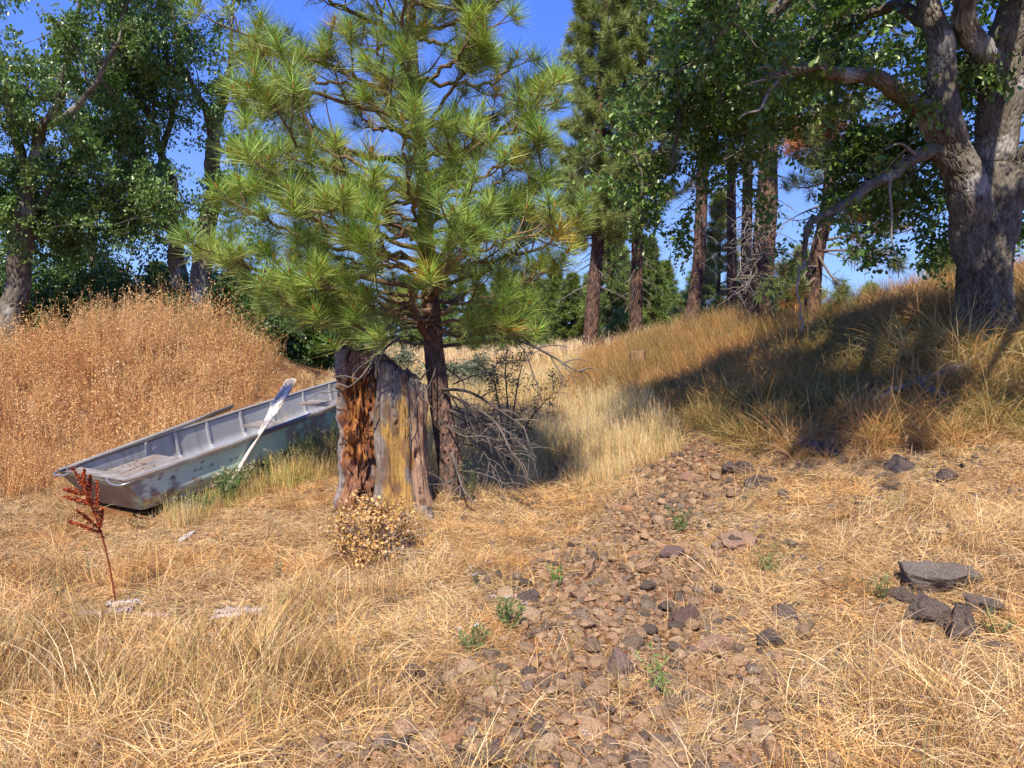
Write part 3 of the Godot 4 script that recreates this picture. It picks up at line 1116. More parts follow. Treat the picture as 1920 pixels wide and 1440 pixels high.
# an oar from grip to blade tip
func oar(called: String, label: String, a: Vector3, b: Vector3, flat: Vector3, shaft: float, wide: float, reach: float, tint):
	var o := thing(called, label, "oar", a)
	var dir := (b - a).normalized()
	var long := a.distance_to(b)
	var x := (flat - dir * flat.dot(dir)).normalized()
	var y := dir.cross(x)
	for piece in 2:
		var mb := MB.new()
		var n := 24 if piece == 0 else 40
		var t0 := 0.0 if piece == 0 else long - reach
		var t1 := long - reach + 0.02 if piece == 0 else long
		for r in n:
			var t := lerpf(t0, t1, float(r) / (n - 1))
			var e := smoothstep(long - reach - 0.12, long - reach * 0.45, t)
			var w := lerpf(shaft, wide, e)
			var h := lerpf(shaft, 0.011, e)
			var last := clampf((long - t) / 0.035, 0, 1)
			w *= sqrt(last * (2.0 - last)) if last < 1.0 else 1.0
			if t < 0.12: w *= 0.86; h *= 0.86
			if t < 0.02: w *= 0.7; h *= 0.7
			var centre := a + dir * t
			for s in 21:
				var ang := TAU * (s % 20) / 20.0
				var g := 1.0 + nz2.get_noise_3d(t * 90.0, s % 20 * 60.0, 3.0) * 0.09
				mb.v.append(centre + x * cos(ang) * w * g + y * sin(ang) * h * g)
				mb.c.append(tint.call(t, ang))
		mb.lattice(0, n, 21)
		for e in [0, n - 1]:
			for s in range(1, 19): mb.tri(mb.v[e * 21], mb.v[e * 21 + s], mb.v[e * 21 + s + 1], mb.c[e * 21])
		part("shaft" if piece == 0 else "blade", mb.smooth().mesh(), M.wood, o)
	return o

func build_oars():
	rng.seed = 7030
	var grey := func(t: float, ang: float) -> Color: return grey_wood(t * 0.8, ang * 0.5).lerp(Color(0.42, 0.40, 0.38), 0.3)
	var pale := func(t: float, ang: float) -> Color:
		var n := nz2.get_noise_3d(t * 320.0, cos(ang) * 90.0, sin(ang) * 90.0) + 0.7 * nz.get_noise_3d(t * 1300.0, ang * 160.0, 4.0)
		var c := Color(0.68, 0.64, 0.58)
		if n > 0.02: c = c.lerp(Color(0.34, 0.25, 0.18), clampf((n - 0.02) * 4.0, 0, 0.85))
		return c
	var fr := boat_frame()
	var a := fr * Vector3(-0.40, 0.03, -0.02)
	var over := fr * (hull_at(1.62, -1.0, 0.0) + Vector3(-0.01, 0.04, 0))
	oar("oar", "grey weathered oar lying along the far gunwale of the boat", a, a + (over - a).normalized() * 2.26, fr.basis.x * 0.8 + fr.basis.y * 0.75, 0.021, 0.06, 0.62, grey)
	# a rusty rowlock pin hangs from the gunwale where that oar crosses it
	var foot2 := on_ground(spot(416, 906, 6.8).x, -6.8) + Vector3(0, 0.02, 0)
	var rest := fr * (hull_at(1.55, 1.0, 0.0) + Vector3(0.02, 0.045, 0))
	oar("oar", "white painted oar propped against the near side of the boat, blade up", foot2, foot2 + (rest - foot2).normalized() * 1.56, Vector3(1, 0.25, 0.35), 0.022, 0.092, 0.74, pale)

# ------------------------------------------------------------------ the split stump

# a hollow trunk: radius, height, relief and colour as functions of the angle (0 towards +x, PI / 2 towards the eye) and the height
func shell(centre: Vector3, rx: float, rz: float, top, relief, tint, rows := 110, cols := 150, thick := 0.07) -> MB:
	var mb := MB.new()
	var inner := 14
	for r in rows + inner:
		for s in cols + 1:
			var ang := TAU * (s % cols) / cols
			var h: float = top.call(ang)
			var wall := r < rows
			var t := float(r) / (rows - 1) if wall else 1.0 - 0.6 * float(r - rows) / (inner - 1)
			var y := -0.12 + (h + 0.12) * t
			var flare := 1.0 + 0.16 * pow(clampf(1.0 - y / 0.45, 0, 1.4), 2.0)
			var d: float = relief.call(ang, y)
			var k := 1.0 if wall else 1.0 - (thick / rx) * (1.0 + 0.5 * float(r - rows) / inner)
			mb.v.append(centre + Vector3(cos(ang) * (rx * flare + d) * k, y, sin(ang) * (rz * flare + d) * k))
			mb.c.append(tint.call(ang, y, d) if wall else Color(0.20, 0.12, 0.07))
	mb.lattice(0, rows + inner, cols + 1)
	return mb.smooth()

func ridged(x: float, y: float, z: float) -> float: return 1.0 - 2.0 * absf(nz2.get_noise_3d(x, y, z))

func build_stump():
	rng.seed = 7040
	var a := spot(674, 940, 6.42)
	a.y = ground(a.x, a.z)
	var b := spot(754, 940, 6.36)
	b.y = ground(b.x, b.z)
	var o := thing("tree_stump", "tall split rotten stump, rust red on one half and yellow on the other", "stump", (a + b) * 0.5)
	var top_a := func(ang: float) -> float:
		var h := 1.545 + 0.045 * nz.get_noise_2d(ang * 260.0, 3.0) + 0.06 * nz.get_noise_2d(ang * 1500.0, 8.0)
		h -= 0.09 * smoothstep(1.6, 1.75, ang) * (1.0 - smoothstep(2.15, 2.3, ang))
		h -= 0.05 * absf(nz.get_noise_2d(ang * 800.0, 77.0))
		if ang < 0.75 or ang > 5.6: h -= 0.22 + 0.1 * nz.get_noise_2d(ang * 500.0, 60.0)
		return h
	var relief_a := func(ang: float, y: float) -> float:
		var front := smoothstep(0.25, 0.6, ang) * (1.0 - smoothstep(2.35, 2.6, ang))
		var c := cos(ang) * 55.0
		var s := sin(ang) * 55.0
		var grain := nz2.get_noise_3d(c * 4.0, y * 130.0, s * 4.0) * 0.016 + nz.get_noise_3d(c * 14.0, y * 320.0, s * 14.0) * 0.014
		var rot := (nz.get_noise_3d(c * 3.4, y * 300.0, s * 3.4 + 90.0) * 0.13 + nz2.get_noise_3d(c * 12.0, y * 1000.0, s * 12.0) * 0.035 - 0.035)
		var crack := 1.0 - smoothstep(0.0, 0.05, absf(nz2.get_noise_3d(c * 3.6 + 40.0, y * 60.0, s * 3.6)))
		return grain + rot * front - crack * 0.045 + nz2.get_noise_3d(c * 0.9, y * 190.0, s * 0.9 + 300.0) * 0.055
	var tint_a := func(ang: float, y: float, _d: float) -> Color:
		var c := cos(ang) * 55.0
		var s := sin(ang) * 55.0
		var n := nz.get_noise_3d(c * 6.0, y * 330.0, s * 6.0)
		var n2 := nz2.get_noise_3d(c * 22.0, y * 1100.0, s * 22.0)
		var front := smoothstep(0.1, 0.4, ang + n * 0.6) * (1.0 - smoothstep(2.3, 2.6, ang + n * 0.6))
		var grey := Color(0.21, 0.18, 0.165).lerp(Color(0.36, 0.31, 0.28), clampf(0.45 + n2 * 1.5, 0, 1))
		var rust := Color(0.31, 0.115, 0.04).lerp(Color(0.44, 0.20, 0.065), clampf(n * 2.2, 0, 1)).lerp(Color(0.11, 0.055, 0.04), clampf(-n * 2.2 + n2 * 1.2 + 0.2, 0, 1))
		if y > 1.28: rust = rust.lerp(Color(0.34, 0.24, 0.2), 0.6)
		if y < 0.5: rust = rust.lerp(Color(0.30, 0.17, 0.12), 0.5 + n)
		return grey.lerp(rust, front)
	part("rotten_half", shell(a, 0.20, 0.21, top_a, relief_a, tint_a).mesh(), M.wood, o)
	var top_b := func(ang: float) -> float: return 1.30 - 0.13 * cos(ang) + 0.05 * nz.get_noise_2d(ang * 500.0, 23.0) + 0.03 * nz.get_noise_2d(ang * 1600.0, 3.0)
	var relief_b := func(ang: float, y: float) -> float:
		var c := cos(ang) * 60.0
		var s := sin(ang) * 60.0
		var d := nz2.get_noise_3d(c * 2.6, y * 90.0, s * 2.6) * 0.055 - 0.02 * smoothstep(0.9, 1.3, y) + nz2.get_noise_3d(c * 16.0, y * 160.0, s * 16.0) * 0.009 + nz.get_noise_3d(c * 40.0, y * 300.0, s * 40.0) * 0.005
		d -= 0.04 * (1.0 - smoothstep(0.0, 0.045, absf(nz2.get_noise_3d(c * 3.2 + 140.0, y * 55.0, s * 3.2))))
		# a hollow groove beside the yellow face, a knot hole, and roots that spread at the foot
		d -= 0.035 * exp(-pow((ang - 0.95) / 0.10, 2.0)) * smoothstep(0.1, 0.5, y) * (1.0 - smoothstep(0.95, 1.15, y))
		d -= 0.09 * exp(-pow((ang - 0.62) / 0.13, 2.0) - pow((y - 0.50) / 0.05, 2.0))
		d += 0.05 * pow(clampf(1.0 - y / 0.25, 0, 1), 2.0) * (0.5 + 0.5 * sin(ang * 5.0 + 0.6))
		return d
	var tint_b := func(ang: float, y: float, d: float) -> Color:
		var c := cos(ang) * 60.0
		var s := sin(ang) * 60.0
		var n := nz2.get_noise_3d(c * 3.0, y * 210.0, s * 3.0)
		var n2 := nz.get_noise_3d(c * 24.0, y * 330.0, s * 24.0) * 0.8 + nz2.get_noise_3d(c * 40.0, y * 2200.0, s * 40.0) * 0.35
		var grey := Color(0.30, 0.255, 0.21).lerp(Color(0.17, 0.145, 0.125), clampf(0.45 + n2 * 1.6, 0, 1))
		var yellow := Color(0.44, 0.275, 0.09).lerp(Color(0.23, 0.115, 0.04), clampf(0.3 + n2 * 1.9 + n, 0, 1))
		var tan := Color(0.40, 0.26, 0.17).lerp(Color(0.25, 0.15, 0.10), clampf(0.4 + n2 * 1.6, 0, 1))
		var k := smoothstep(0.95, 1.1, ang + n * 0.5) * (1.0 - smoothstep(2.0, 2.3, ang + n * 1.0)) * (1.0 - smoothstep(0.72, 1.06, y + n * 0.7 + n2 * 0.3 + (ang - 1.6) * 0.25))
		var out := grey.lerp(tan, (1.0 - smoothstep(0.9, 1.05, ang)) * (1.0 - smoothstep(0.95, 1.2, y)))
		out = out.lerp(yellow, k)
		out = out.lerp(Color(0.13, 0.075, 0.045), clampf(1.0 - absf(k - 0.5) * 2.2, 0, 1) * clampf(0.5 + n2 * 2.0, 0, 1))
		var blot := nz2.get_noise_3d(c * 2.0 + 500.0, y * 260.0, s * 2.0)
		if blot > 0.12: out = out.lerp(Color(0.17, 0.10, 0.06), clampf((blot - 0.12) * 4.0, 0, 0.75))
		return out
	part("yellow_half", shell(b, 0.238, 0.23, top_b, relief_b, tint_b).mesh(), M.wood, o)
	# the back splinter that stands between the halves, and loose splinters on the broken top
	var mb := MB.new()
	var p := spot(727, 690, 6.62)
	tube(mb, curve(PackedVector3Array([Vector3(p.x + 0.02, a.y + 0.5, p.z), Vector3(p.x, p.y - 0.15, p.z), spot(722, 668, 6.62)]), 16), radii([0.09, 0.075, 0.03], 16), 14, Color(0.3, 0.14, 0.07), func(ang, v, r): return r * 0.5 * nz2.get_noise_3d(cos(ang) * 150.0, v * 90.0, sin(ang) * 150.0), func(ang, v, _q): return Color(0.34, 0.14, 0.06).lerp(Color(0.13, 0.07, 0.05), clampf(0.5 + nz.get_noise_2d(ang * 200.0, v * 200.0) * 2.0, 0, 1)))
	part("back_splinter", mb.mesh(), M.wood, o)
	for k in 16:
		var m2 := MB.new()
		var ang := rr(0, TAU)
		var q := b + Vector3(cos(ang) * rr(0.02, 0.22), 1.25 - 0.06 * cos(ang), sin(ang) * rr(0.0, 0.2))
		var dd := Vector3(rr(-1, 1), rr(-0.1, 0.25), rr(-0.5, 0.5)).normalized()
		tube(m2, curve(PackedVector3Array([q - dd * 0.11, q + Vector3(0, 0.012, 0), q + dd * 0.11]), 6), radii([0.012, 0.016, 0.005], 6), 5, grey_wood(k * 0.3, 1.0).lerp(Color(0.1, 0.085, 0.075), rr(0, 0.7)))
		part("splinter", m2.mesh(), M.wood, o)

# ------------------------------------------------------------------ the young pine

# needles in a brush at the tip of a shoot (y runs along the shoot, tip at the origin)
func needle_brush(n: int, long: float, w: float, young: Color, old: Color, back: float) -> ArrayMesh:
	var mb := MB.new()
	for k in n:
		var t := pow(rng.randf(), 0.8)
		var a := rr(0, TAU)
		var open := deg_to_rad(lerpf(14.0, 78.0, pow(t, 0.7)) + rr(-9, 9))
		var dir := Vector3(sin(open) * cos(a), cos(open), sin(open) * sin(a))
		var base := Vector3(cos(a) * 0.008, -t * back, sin(a) * 0.008)
		blade(mb, base, dir, long * rr(0.75, 1.1), w * rr(0.8, 1.2), rr(0.0, 0.35), 2, vary(young.lerp(old, clampf(t * 1.2 - 0.2, 0, 1)), 0.2))
	return mb.mesh()

func bud_mesh() -> ArrayMesh:
	var mb := MB.new()
	tube(mb, PackedVector3Array([Vector3(0, -0.035, 0), Vector3(0, -0.01, 0), Vector3(0, 0.010, 0), Vector3(0, 0.022, 0)]), PackedFloat32Array([0.008, 0.011, 0.008, 0.001]), 7, Color(0.36, 0.16, 0.055))
	for k in 3:
		var a := k * TAU / 3.0 + 0.4
		tube(mb, PackedVector3Array([Vector3(0, 0, 0), Vector3(cos(a) * 0.018, 0.018, sin(a) * 0.018)]), PackedFloat32Array([0.006, 0.003]), 5, Color(0.46, 0.2, 0.06))
	return mb.mesh()

func pine_bark(ang: float, v: float, _p) -> Color:
	var n := nz2.get_noise_3d(cos(ang) * 260.0, v * 650.0, sin(ang) * 260.0)
	return Color(0.10, 0.075, 0.065).lerp(Color(0.25, 0.15, 0.11), clampf(0.4 + n * 1.8, 0, 1))

func bark_relief(ang: float, v: float, r: float, deep: float, across: float, along: float) -> float:
	var c := cos(ang) * across
	var s := sin(ang) * across
	var warp := nz.get_noise_3d(c * 0.3 + 300.0, v * along * 0.3, s * 0.3) * 30.0
	var f := absf(nz2.get_noise_3d(c + warp, v * along, s + warp))
	return (smoothstep(0.0, 0.16, f) - 0.7) * deep + nz.get_noise_3d(c * 3.0, v * along * 4.0, s * 3.0) * deep * 0.35

func build_young_pine():
	rng.seed = 7050
	var stem := curve(PackedVector3Array([spot(852, 950, 6.8), spot(842, 860, 6.8), spot(826, 760, 6.8), spot(813, 650, 6.8), spot(805, 520, 6.8), spot(797, 400, 6.78), spot(786, 250, 6.75), spot(772, 80, 6.7), spot(764, -150, 6.7), spot(760, -420, 6.7), spot(758, -720, 6.7)]), 420)
	stem[0].y = ground(stem[0].x, stem[0].z) - 0.1
	var o := thing("young_pine", "young green pine with long needles growing behind the split stump", "tree", Vector3(stem[0].x, ground(stem[0].x, stem[0].z), stem[0].z))
	var rad := radii([0.14, 0.115, 0.104, 0.094, 0.08, 0.07, 0.058, 0.047, 0.037, 0.025, 0.008], 420)
	var mb := MB.new()
	tube(mb, stem, rad, 72, Color.WHITE, func(ang, v, r): return bark_relief(ang, v, r, 0.024 * clampf(r / 0.11, 0.2, 1.0), 250.0, 420.0), pine_bark)
	part("trunk", mb.mesh(), M.bark, o)
	var green := Color(0.30, 0.47, 0.065)
	var olive := Color(0.36, 0.40, 0.085)
	var brushes := [needle_brush(112, 0.225, 0.005, green, olive, 0.12), needle_brush(104, 0.21, 0.005, green, olive, 0.14), needle_brush(96, 0.24, 0.005, Color(0.255, 0.46, 0.075), Color(0.30, 0.36, 0.09), 0.10)]
	var sleeves := [needle_brush(60, 0.21, 0.005, olive, Color(0.31, 0.31, 0.10), 0.24), needle_brush(54, 0.20, 0.005, Color(0.20, 0.33, 0.085), Color(0.27, 0.29, 0.09), 0.28)]
	var sb := [Scatter.new(), Scatter.new(), Scatter.new()]
	var ss := [Scatter.new(), Scatter.new()]
	var buds := Scatter.new()
	var twig := MB.new()
	var bark := func(_ang, v, p): return Color(0.16, 0.10, 0.065).lerp(Color(0.30, 0.20, 0.13), clampf(0.4 + nz.get_noise_3dv(p * 300.0) * 1.5, 0, 1))
	var tip := func(p: Vector3, d: Vector3):
		d = (d + Vector3(0, 0.22, 0)).normalized()
		var t := Transform3D(basis_up(d, rr(0, TAU)) * Basis.from_scale(Vector3(1, 1, 1) * (rr(0.62, 1.2))), p)
		sb[rng.randi() % 3].add(t, vary(Color(1, 1, 1), 0.16) if rng.randf() > 0.05 else Color(1.3, 0.75, 0.6))
		buds.add(t, vary(Color(1, 1, 1), 0.2))
	var sleeve := func(p: Vector3, d: Vector3):
		ss[rng.randi() % 2].add(Transform3D(basis_up(d, rr(0, TAU)) * Basis.from_scale(Vector3.ONE * rr(0.8, 1.1)), p), vary(Color(1, 1, 1), 0.18))
	# a bough: out from the stem, curving upwards, with side shoots that end in brushes
	var bough := func(pts: PackedVector3Array, r0: float, shoots: int):
		var n := 26
		var c := curve(pts, n)
		var b := MB.new()
		var wob := rr(0, 900)
		for k in n: c[k] += Vector3(nz.get_noise_2d(k * 60.0, wob), nz.get_noise_2d(k * 60.0, wob + 50.0), nz.get_noise_2d(k * 60.0, wob + 99.0)) * 0.06 * minf(k / 4.0, 1.0)
		tube(b, c, radii([r0, r0 * 0.75, r0 * 0.55, 0.006], n), 8, Color.WHITE, null, bark)
		part("branch", b.mesh(), M.twig, o)
		tip.call(c[n - 1], c[n - 1] - c[n - 3])
		for k in [n - 4, n - 8]: sleeve.call(c[k], c[k] - c[k - 2])
		for k in shoots:
			var at := int(lerpf(n * 0.34, n - 3, (k + rng.randf()) / shoots))
			var fwd := (c[at] - c[at - 2]).normalized()
			var d := (fwd * 0.9 + rdir() * 0.75 + Vector3(0, 0.30, 0)).normalized()
			var l := rr(0.22, 0.52) * lerpf(1.15, 0.7, float(at) / n)
			var mid := c[at] + d * l * 0.55 + Vector3(0, -0.02, 0)
			var end := mid + (d + Vector3(0, 0.45, 0)).normalized() * l * 0.5
			var q := curve(PackedVector3Array([c[at], mid, end]), 7)
			tube(twig, q, radii([0.009, 0.007, 0.005], 7), 5, Color.WHITE, null, bark)
			tip.call(end, end - mid)
			if rng.randf() < 0.6: sleeve.call(q[4], q[4] - q[2])
			if rng.randf() < 0.45:
				var d2 := (d + rdir() * 0.8).normalized()
				var e2 := mid + d2 * l * 0.5 + Vector3(0, 0.05, 0)
				tube(twig, curve(PackedVector3Array([mid, mid.lerp(e2, 0.5), e2]), 5), radii([0.006, 0.004], 5), 4, Color.WHITE, null, bark)
				tip.call(e2, e2 - mid)
	# boughs that can be made out one by one
	var known := [
		[[[805, 640, 6.75], [778, 590, 6.4], [772, 550, 6.2], [790, 505, 6.05], [786, 445, 5.95]], 0.036, 5],
		[[[806, 540, 6.8], [700, 525, 6.6], [600, 505, 6.4], [500, 512, 6.3], [440, 480, 6.2], [395, 468, 6.2]], 0.03, 9],
		[[[806, 548, 6.8], [880, 520, 6.7], [960, 485, 6.6], [1050, 440, 6.5], [1098, 398, 6.5]], 0.026, 8],
		[[[798, 330, 6.7], [870, 290, 6.6], [950, 235, 6.6], [1000, 215, 6.6], [1042, 190, 6.6]], 0.028, 5],
		[[[800, 420, 6.8], [860, 400, 6.8], [930, 395, 6.9], [990, 365, 7.0], [1000, 335, 7.0]], 0.026, 6],
		[[[800, 450, 6.7], [740, 420, 6.2], [700, 380, 5.9], [705, 330, 5.7]], 0.026, 6],
		[[[795, 370, 6.7], [720, 330, 6.3], [600, 270, 6.1], [560, 180, 6.0], [540, 140, 6.0]], 0.028, 8],
		[[[790, 300, 6.7], [680, 290, 6.5], [590, 240, 6.3], [510, 200, 6.2], [480, 180, 6.2]], 0.026, 8],
		[[[800, 470, 6.7], [690, 440, 6.5], [560, 400, 6.3], [500, 330, 6.2], [480, 240, 6.2]], 0.028, 9],
		[[[803, 490, 6.7], [650, 470, 6.4], [540, 430, 6.2], [470, 400, 6.1], [430, 395, 6.1]], 0.026, 8],
		[[[812, 600, 6.8], [740, 590, 6.5], [660, 585, 6.2], [590, 565, 6.0], [575, 560, 6.0]], 0.022, 6],
		[[[815, 610, 6.8], [860, 600, 6.5], [890, 585, 6.3], [925, 570, 6.2]], 0.02, 5],
		[[[815, 625, 6.8], [880, 610, 6.7], [950, 600, 6.6], [985, 590, 6.6]], 0.02, 4],
		[[[790, 280, 6.7], [775, 230, 6.3], [760, 180, 6.1], [745, 90, 6.0]], 0.024, 6],
		[[[788, 260, 6.7], [840, 180, 6.5], [880, 120, 6.4], [900, 90, 6.4]], 0.024, 6],
		[[[812, 590, 6.7], [720, 560, 6.2], [640, 545, 5.9], [590, 520, 5.8]], 0.022, 7], [[[808, 560, 6.6], [760, 500, 6.0], [700, 470, 5.7], [670, 430, 5.6]], 0.022, 6], [[[806, 550, 6.6], [850, 500, 6.0], [880, 460, 5.8], [885, 420, 5.7]], 0.02, 6],
		[[[812, 600, 6.7], [750, 610, 6.3], [680, 620, 6.1], [620, 600, 6.0]], 0.016, 7], [[[814, 615, 6.7], [860, 630, 6.4], [910, 625, 6.2], [960, 600, 6.1]], 0.016, 6], [[[810, 580, 6.7], [690, 580, 6.4], [590, 590, 6.2], [520, 570, 6.1]], 0.018, 8], [[[808, 560, 6.7], [650, 540, 6.6], [520, 530, 6.5], [430, 500, 6.5], [395, 480, 6.5]], 0.02, 9],
		[[[800, 420, 6.7], [700, 390, 6.4], [590, 340, 6.2], [500, 280, 6.1]], 0.02, 8], [[[790, 300, 6.7], [720, 220, 6.4], [640, 130, 6.2], [600, 80, 6.1]], 0.02, 7], [[[795, 380, 6.7], [880, 340, 6.4], [960, 300, 6.3], [1010, 280, 6.3]], 0.02, 6],
		[[[813, 600, 6.9], [700, 590, 7.3], [560, 570, 7.6], [480, 545, 7.7]], 0.02, 8], [[[813, 590, 6.9], [900, 560, 7.3], [980, 540, 7.5], [1040, 500, 7.6]], 0.02, 7], [[[800, 430, 6.6], [720, 440, 5.9], [640, 420, 5.6], [610, 370, 5.5]], 0.022, 7], [[[795, 360, 6.6], [830, 330, 6.1], [850, 280, 5.9]], 0.02, 5], [[[812, 610, 6.7], [770, 600, 6.2], [720, 580, 5.9], [690, 555, 5.8]], 0.016, 3], [[[803, 500, 6.7], [900, 470, 6.3], [990, 440, 6.1], [1050, 420, 6.0]], 0.02, 7],
		[[[785, 220, 6.7], [680, 150, 6.5], [570, 110, 6.4], [440, 95, 6.3]], 0.026, 9],
	]
	for q in known: bough.call(spots(q[0]), q[1], q[2])
	# the other whorls, all round
	var h := 1.95
	var turn := 0.3
	while h < 8.3:
		var k := 0
		while k < 419 and stem[k].y < h: k += 1
		var reach := lerpf(1.72, 0.3, pow(clampf((h - 2.0) / 7.2, 0, 1), 1.9))
		var m := 5 if h < 5.5 else 4
		for w in m:
			var a := turn + TAU * w / m + rr(-0.25, 0.25)
			var d := Vector3(cos(a), 0, sin(a))
			var l := reach * rr(0.72, 1.12)
			if d.x > 0.3: l *= 0.80
			var base := stem[k] + Vector3(0, rr(-0.08, 0.08), 0)
			bough.call(PackedVector3Array([base, base + d * l * 0.35 + Vector3(0, l * 0.04, 0), base + d * l * 0.72 + Vector3(0, l * 0.14, 0), base + d * l * 0.95 + Vector3(0, l * 0.42, 0)]), 0.012 + 0.009 * reach, int(3 + reach * 2.4))
		turn += 0.7
		h += rr(0.34, 0.46)
	part("twigs", twig.mesh(), M.twig, o).set_meta("kind", "stuff")
	var crown := Node3D.new()
	crown.name = "crown"
	o.add_child(crown)
	for k in 3: scattered("needles", sb[k], brushes[k], M.needle, crown).position = -o.position
	for k in 2: scattered("needles", ss[k], sleeves[k], M.needle, crown).position = -o.position
	scattered("buds", buds, bud_mesh(), M.twig, crown).position = -o.position
	# dead lower branches, bare and drooping
	var dead := [
		[[[825, 650, 6.75], [890, 642, 6.5], [965, 636, 6.3], [1030, 665, 6.2], [1070, 690, 6.2], [1090, 698, 6.2]], 0.020], [[[830, 730, 6.7], [880, 735, 6.5], [930, 765, 6.4], [985, 802, 6.3]], 0.018],
		[[[832, 735, 6.7], [900, 770, 6.4], [935, 800, 6.2], [960, 850, 6.1], [985, 870, 6.1]], 0.014], [[[838, 800, 6.7], [870, 818, 6.5], [905, 818, 6.4], [945, 830, 6.3]], 0.012],
		[[[842, 770, 6.75], [880, 780, 6.6], [918, 776, 6.5]], 0.010], [[[845, 850, 6.7], [858, 880, 6.5], [840, 905, 6.35], [800, 908, 6.3]], 0.014], [[[848, 860, 6.7], [856, 880, 6.4], [870, 920, 6.2], [888, 945, 6.1]], 0.014],
		[[[808, 640, 6.75], [780, 645, 6.5], [740, 640, 6.2], [705, 675, 6.05], [690, 700, 6.0]], 0.018], [[[812, 620, 6.7], [760, 615, 6.4], [710, 650, 6.1], [690, 690, 5.95], [655, 725, 5.9], [606, 738, 5.9]], 0.014],
		[[[806, 690, 6.65], [785, 720, 6.35], [778, 770, 6.15], [755, 800, 6.05]], 0.010], [[[820, 680, 6.7], [800, 730, 6.4], [760, 745, 6.2]], 0.009], [[[815, 655, 6.8], [770, 630, 6.9], [720, 640, 7.0], [680, 630, 7.1]], 0.012],
		[[[850, 720, 6.8], [905, 700, 7.0], [940, 705, 7.2]], 0.008], [[[845, 800, 6.75], [890, 830, 6.6], [915, 860, 6.5], [930, 900, 6.5]], 0.011], [[[848, 830, 6.8], [900, 840, 6.9], [930, 870, 7.0]], 0.010], [[[835, 690, 6.8], [870, 720, 6.5], [860, 760, 6.3]], 0.008],
		[[[960, 636, 6.3], [985, 660, 6.2], [1000, 705, 6.15], [1010, 725, 6.15]], 0.009], [[[1030, 665, 6.2], [1045, 690, 6.2], [1060, 712, 6.2]], 0.006],
	]
	for k in 14:
		var s := spot(rr(842, 856), rr(730, 900), 6.78)
		var e := spot(rr(890, 1010), rr(790, 925), rr(6.1, 7.3))
		var p := [s, s.lerp(e, 0.5) + Vector3(0, rr(0.02, 0.14), 0), e]
		var back := []
		for w in p:
			var rel: Vector3 = w - Vector3(0, EYE, 0)
			var deep: float = -w.z * cos(TILT) - rel.y * sin(TILT)
			back.append([960.0 + LENS * w.x / deep, 720.0 - LENS * (rel.y * cos(TILT) - w.z * sin(TILT)) / deep, -w.z])
		dead.append([back, rr(0.006, 0.011)])
	for q in dead:
		var b := MB.new()
		var n := 22
		var c := curve(spots(q[0]), n)
		tube(b, c, radii([q[1], q[1] * 0.7, 0.003], n), 7, Color.WHITE, null, func(_a, v, p): return Color(0.10, 0.083, 0.07).lerp(Color(0.19, 0.16, 0.14), clampf(0.5 + nz.get_noise_3dv(p * 250.0) * 1.6, 0, 1)))
		for k in 7:
			var at := int(rr(7, n - 1))
			var d := ((c[at] - c[at - 2]).normalized() + rdir() * 0.9).normalized()
			var l := rr(0.10, 0.34)
			var e := c[at] + d * l + Vector3(0, -0.03, 0)
			tube(b, curve(PackedVector3Array([c[at], c[at] + d * l * 0.5 + Vector3(0, 0.015, 0), e]), 6), radii([q[1] * 0.45, 0.0018], 6), 4, Color(0.20, 0.17, 0.145))
			if rng.randf() < 0.6:
				var d2 := (d + rdir()).normalized()
				tube(b, PackedVector3Array([c[at] + d * l * 0.5, c[at] + d * l * 0.5 + d2 * l * 0.5]), PackedFloat32Array([0.003, 0.0014]), 3, Color(0.21, 0.18, 0.155))
		part("dead_branch", b.mesh(), M.twig, o)

# ------------------------------------------------------------------ broad-leaved trees

# one lobed oak leaf, folded a little along its rib
func oak_leaf(mb: MB, p: Vector3, b: Basis, long: float, col: Color, lobes: bool):
	var outline := [[0.0, 0.0], [0.14, 0.18], [0.10, 0.3], [0.27, 0.46], [0.15, 0.58], [0.30, 0.76], [0.14, 0.86], [0.0, 1.0]] if lobes else [[0.0, 0.0], [0.26, 0.35], [0.24, 0.7], [0.0, 1.0]]
	for sg in [-1.0, 1.0]:
		var k := mb.v.size()
		for q in outline:
			mb.v.append(p + b * Vector3(sg * q[0] * long, absf(q[0]) * long * 0.35, q[1] * long))
			mb.c.append(col)
		for s in range(1, outline.size() - 1):
			mb.i.append(k); mb.i.append(k + s); mb.i.append(k + s + 1)

func leaf_cluster(n: int, long: float, spread: float, col: Color, lobes: bool) -> ArrayMesh:
	var mb := MB.new()
	for k in n:
		var b := Basis(Vector3.UP, rr(0, TAU)) * Basis(Vector3(1, 0, 0), rr(-0.6, 1.5)) * Basis(Vector3(0, 0, 1), rr(-1.0, 1.0))
		var c := vary(col, 0.22)
		if rng.randf() < 0.06: c = vary(Color(0.19, 0.20, 0.04), 0.2)
		oak_leaf(mb, rdir() * spread * rr(0.2, 1.0), b, long * rr(0.65, 1.15), c, lobes)
	return mb.mesh()

func oak_bark(ang: float, v: float, p: Vector3) -> Color:
	var n := nz2.get_noise_3dv(p * Vector3(700, 350, 700)) * 0.7 + nz.get_noise_3dv(p * Vector3(2600, 1200, 2600)) * 0.6
	var c := Color(0.115, 0.099, 0.078).lerp(Color(0.225, 0.20, 0.16), clampf(0.45 + n * 1.2, 0, 1))
	var lichen := nz2.get_noise_3dv(p * 130.0 + Vector3(400, 0, 0)) + nz.get_noise_3dv(p * 1900.0) * 0.4
	if lichen > 0.24: c = c.lerp(Color(0.40, 0.39, 0.355), clampf((lichen - 0.24) * 5.0, 0, 0.8))
	return c

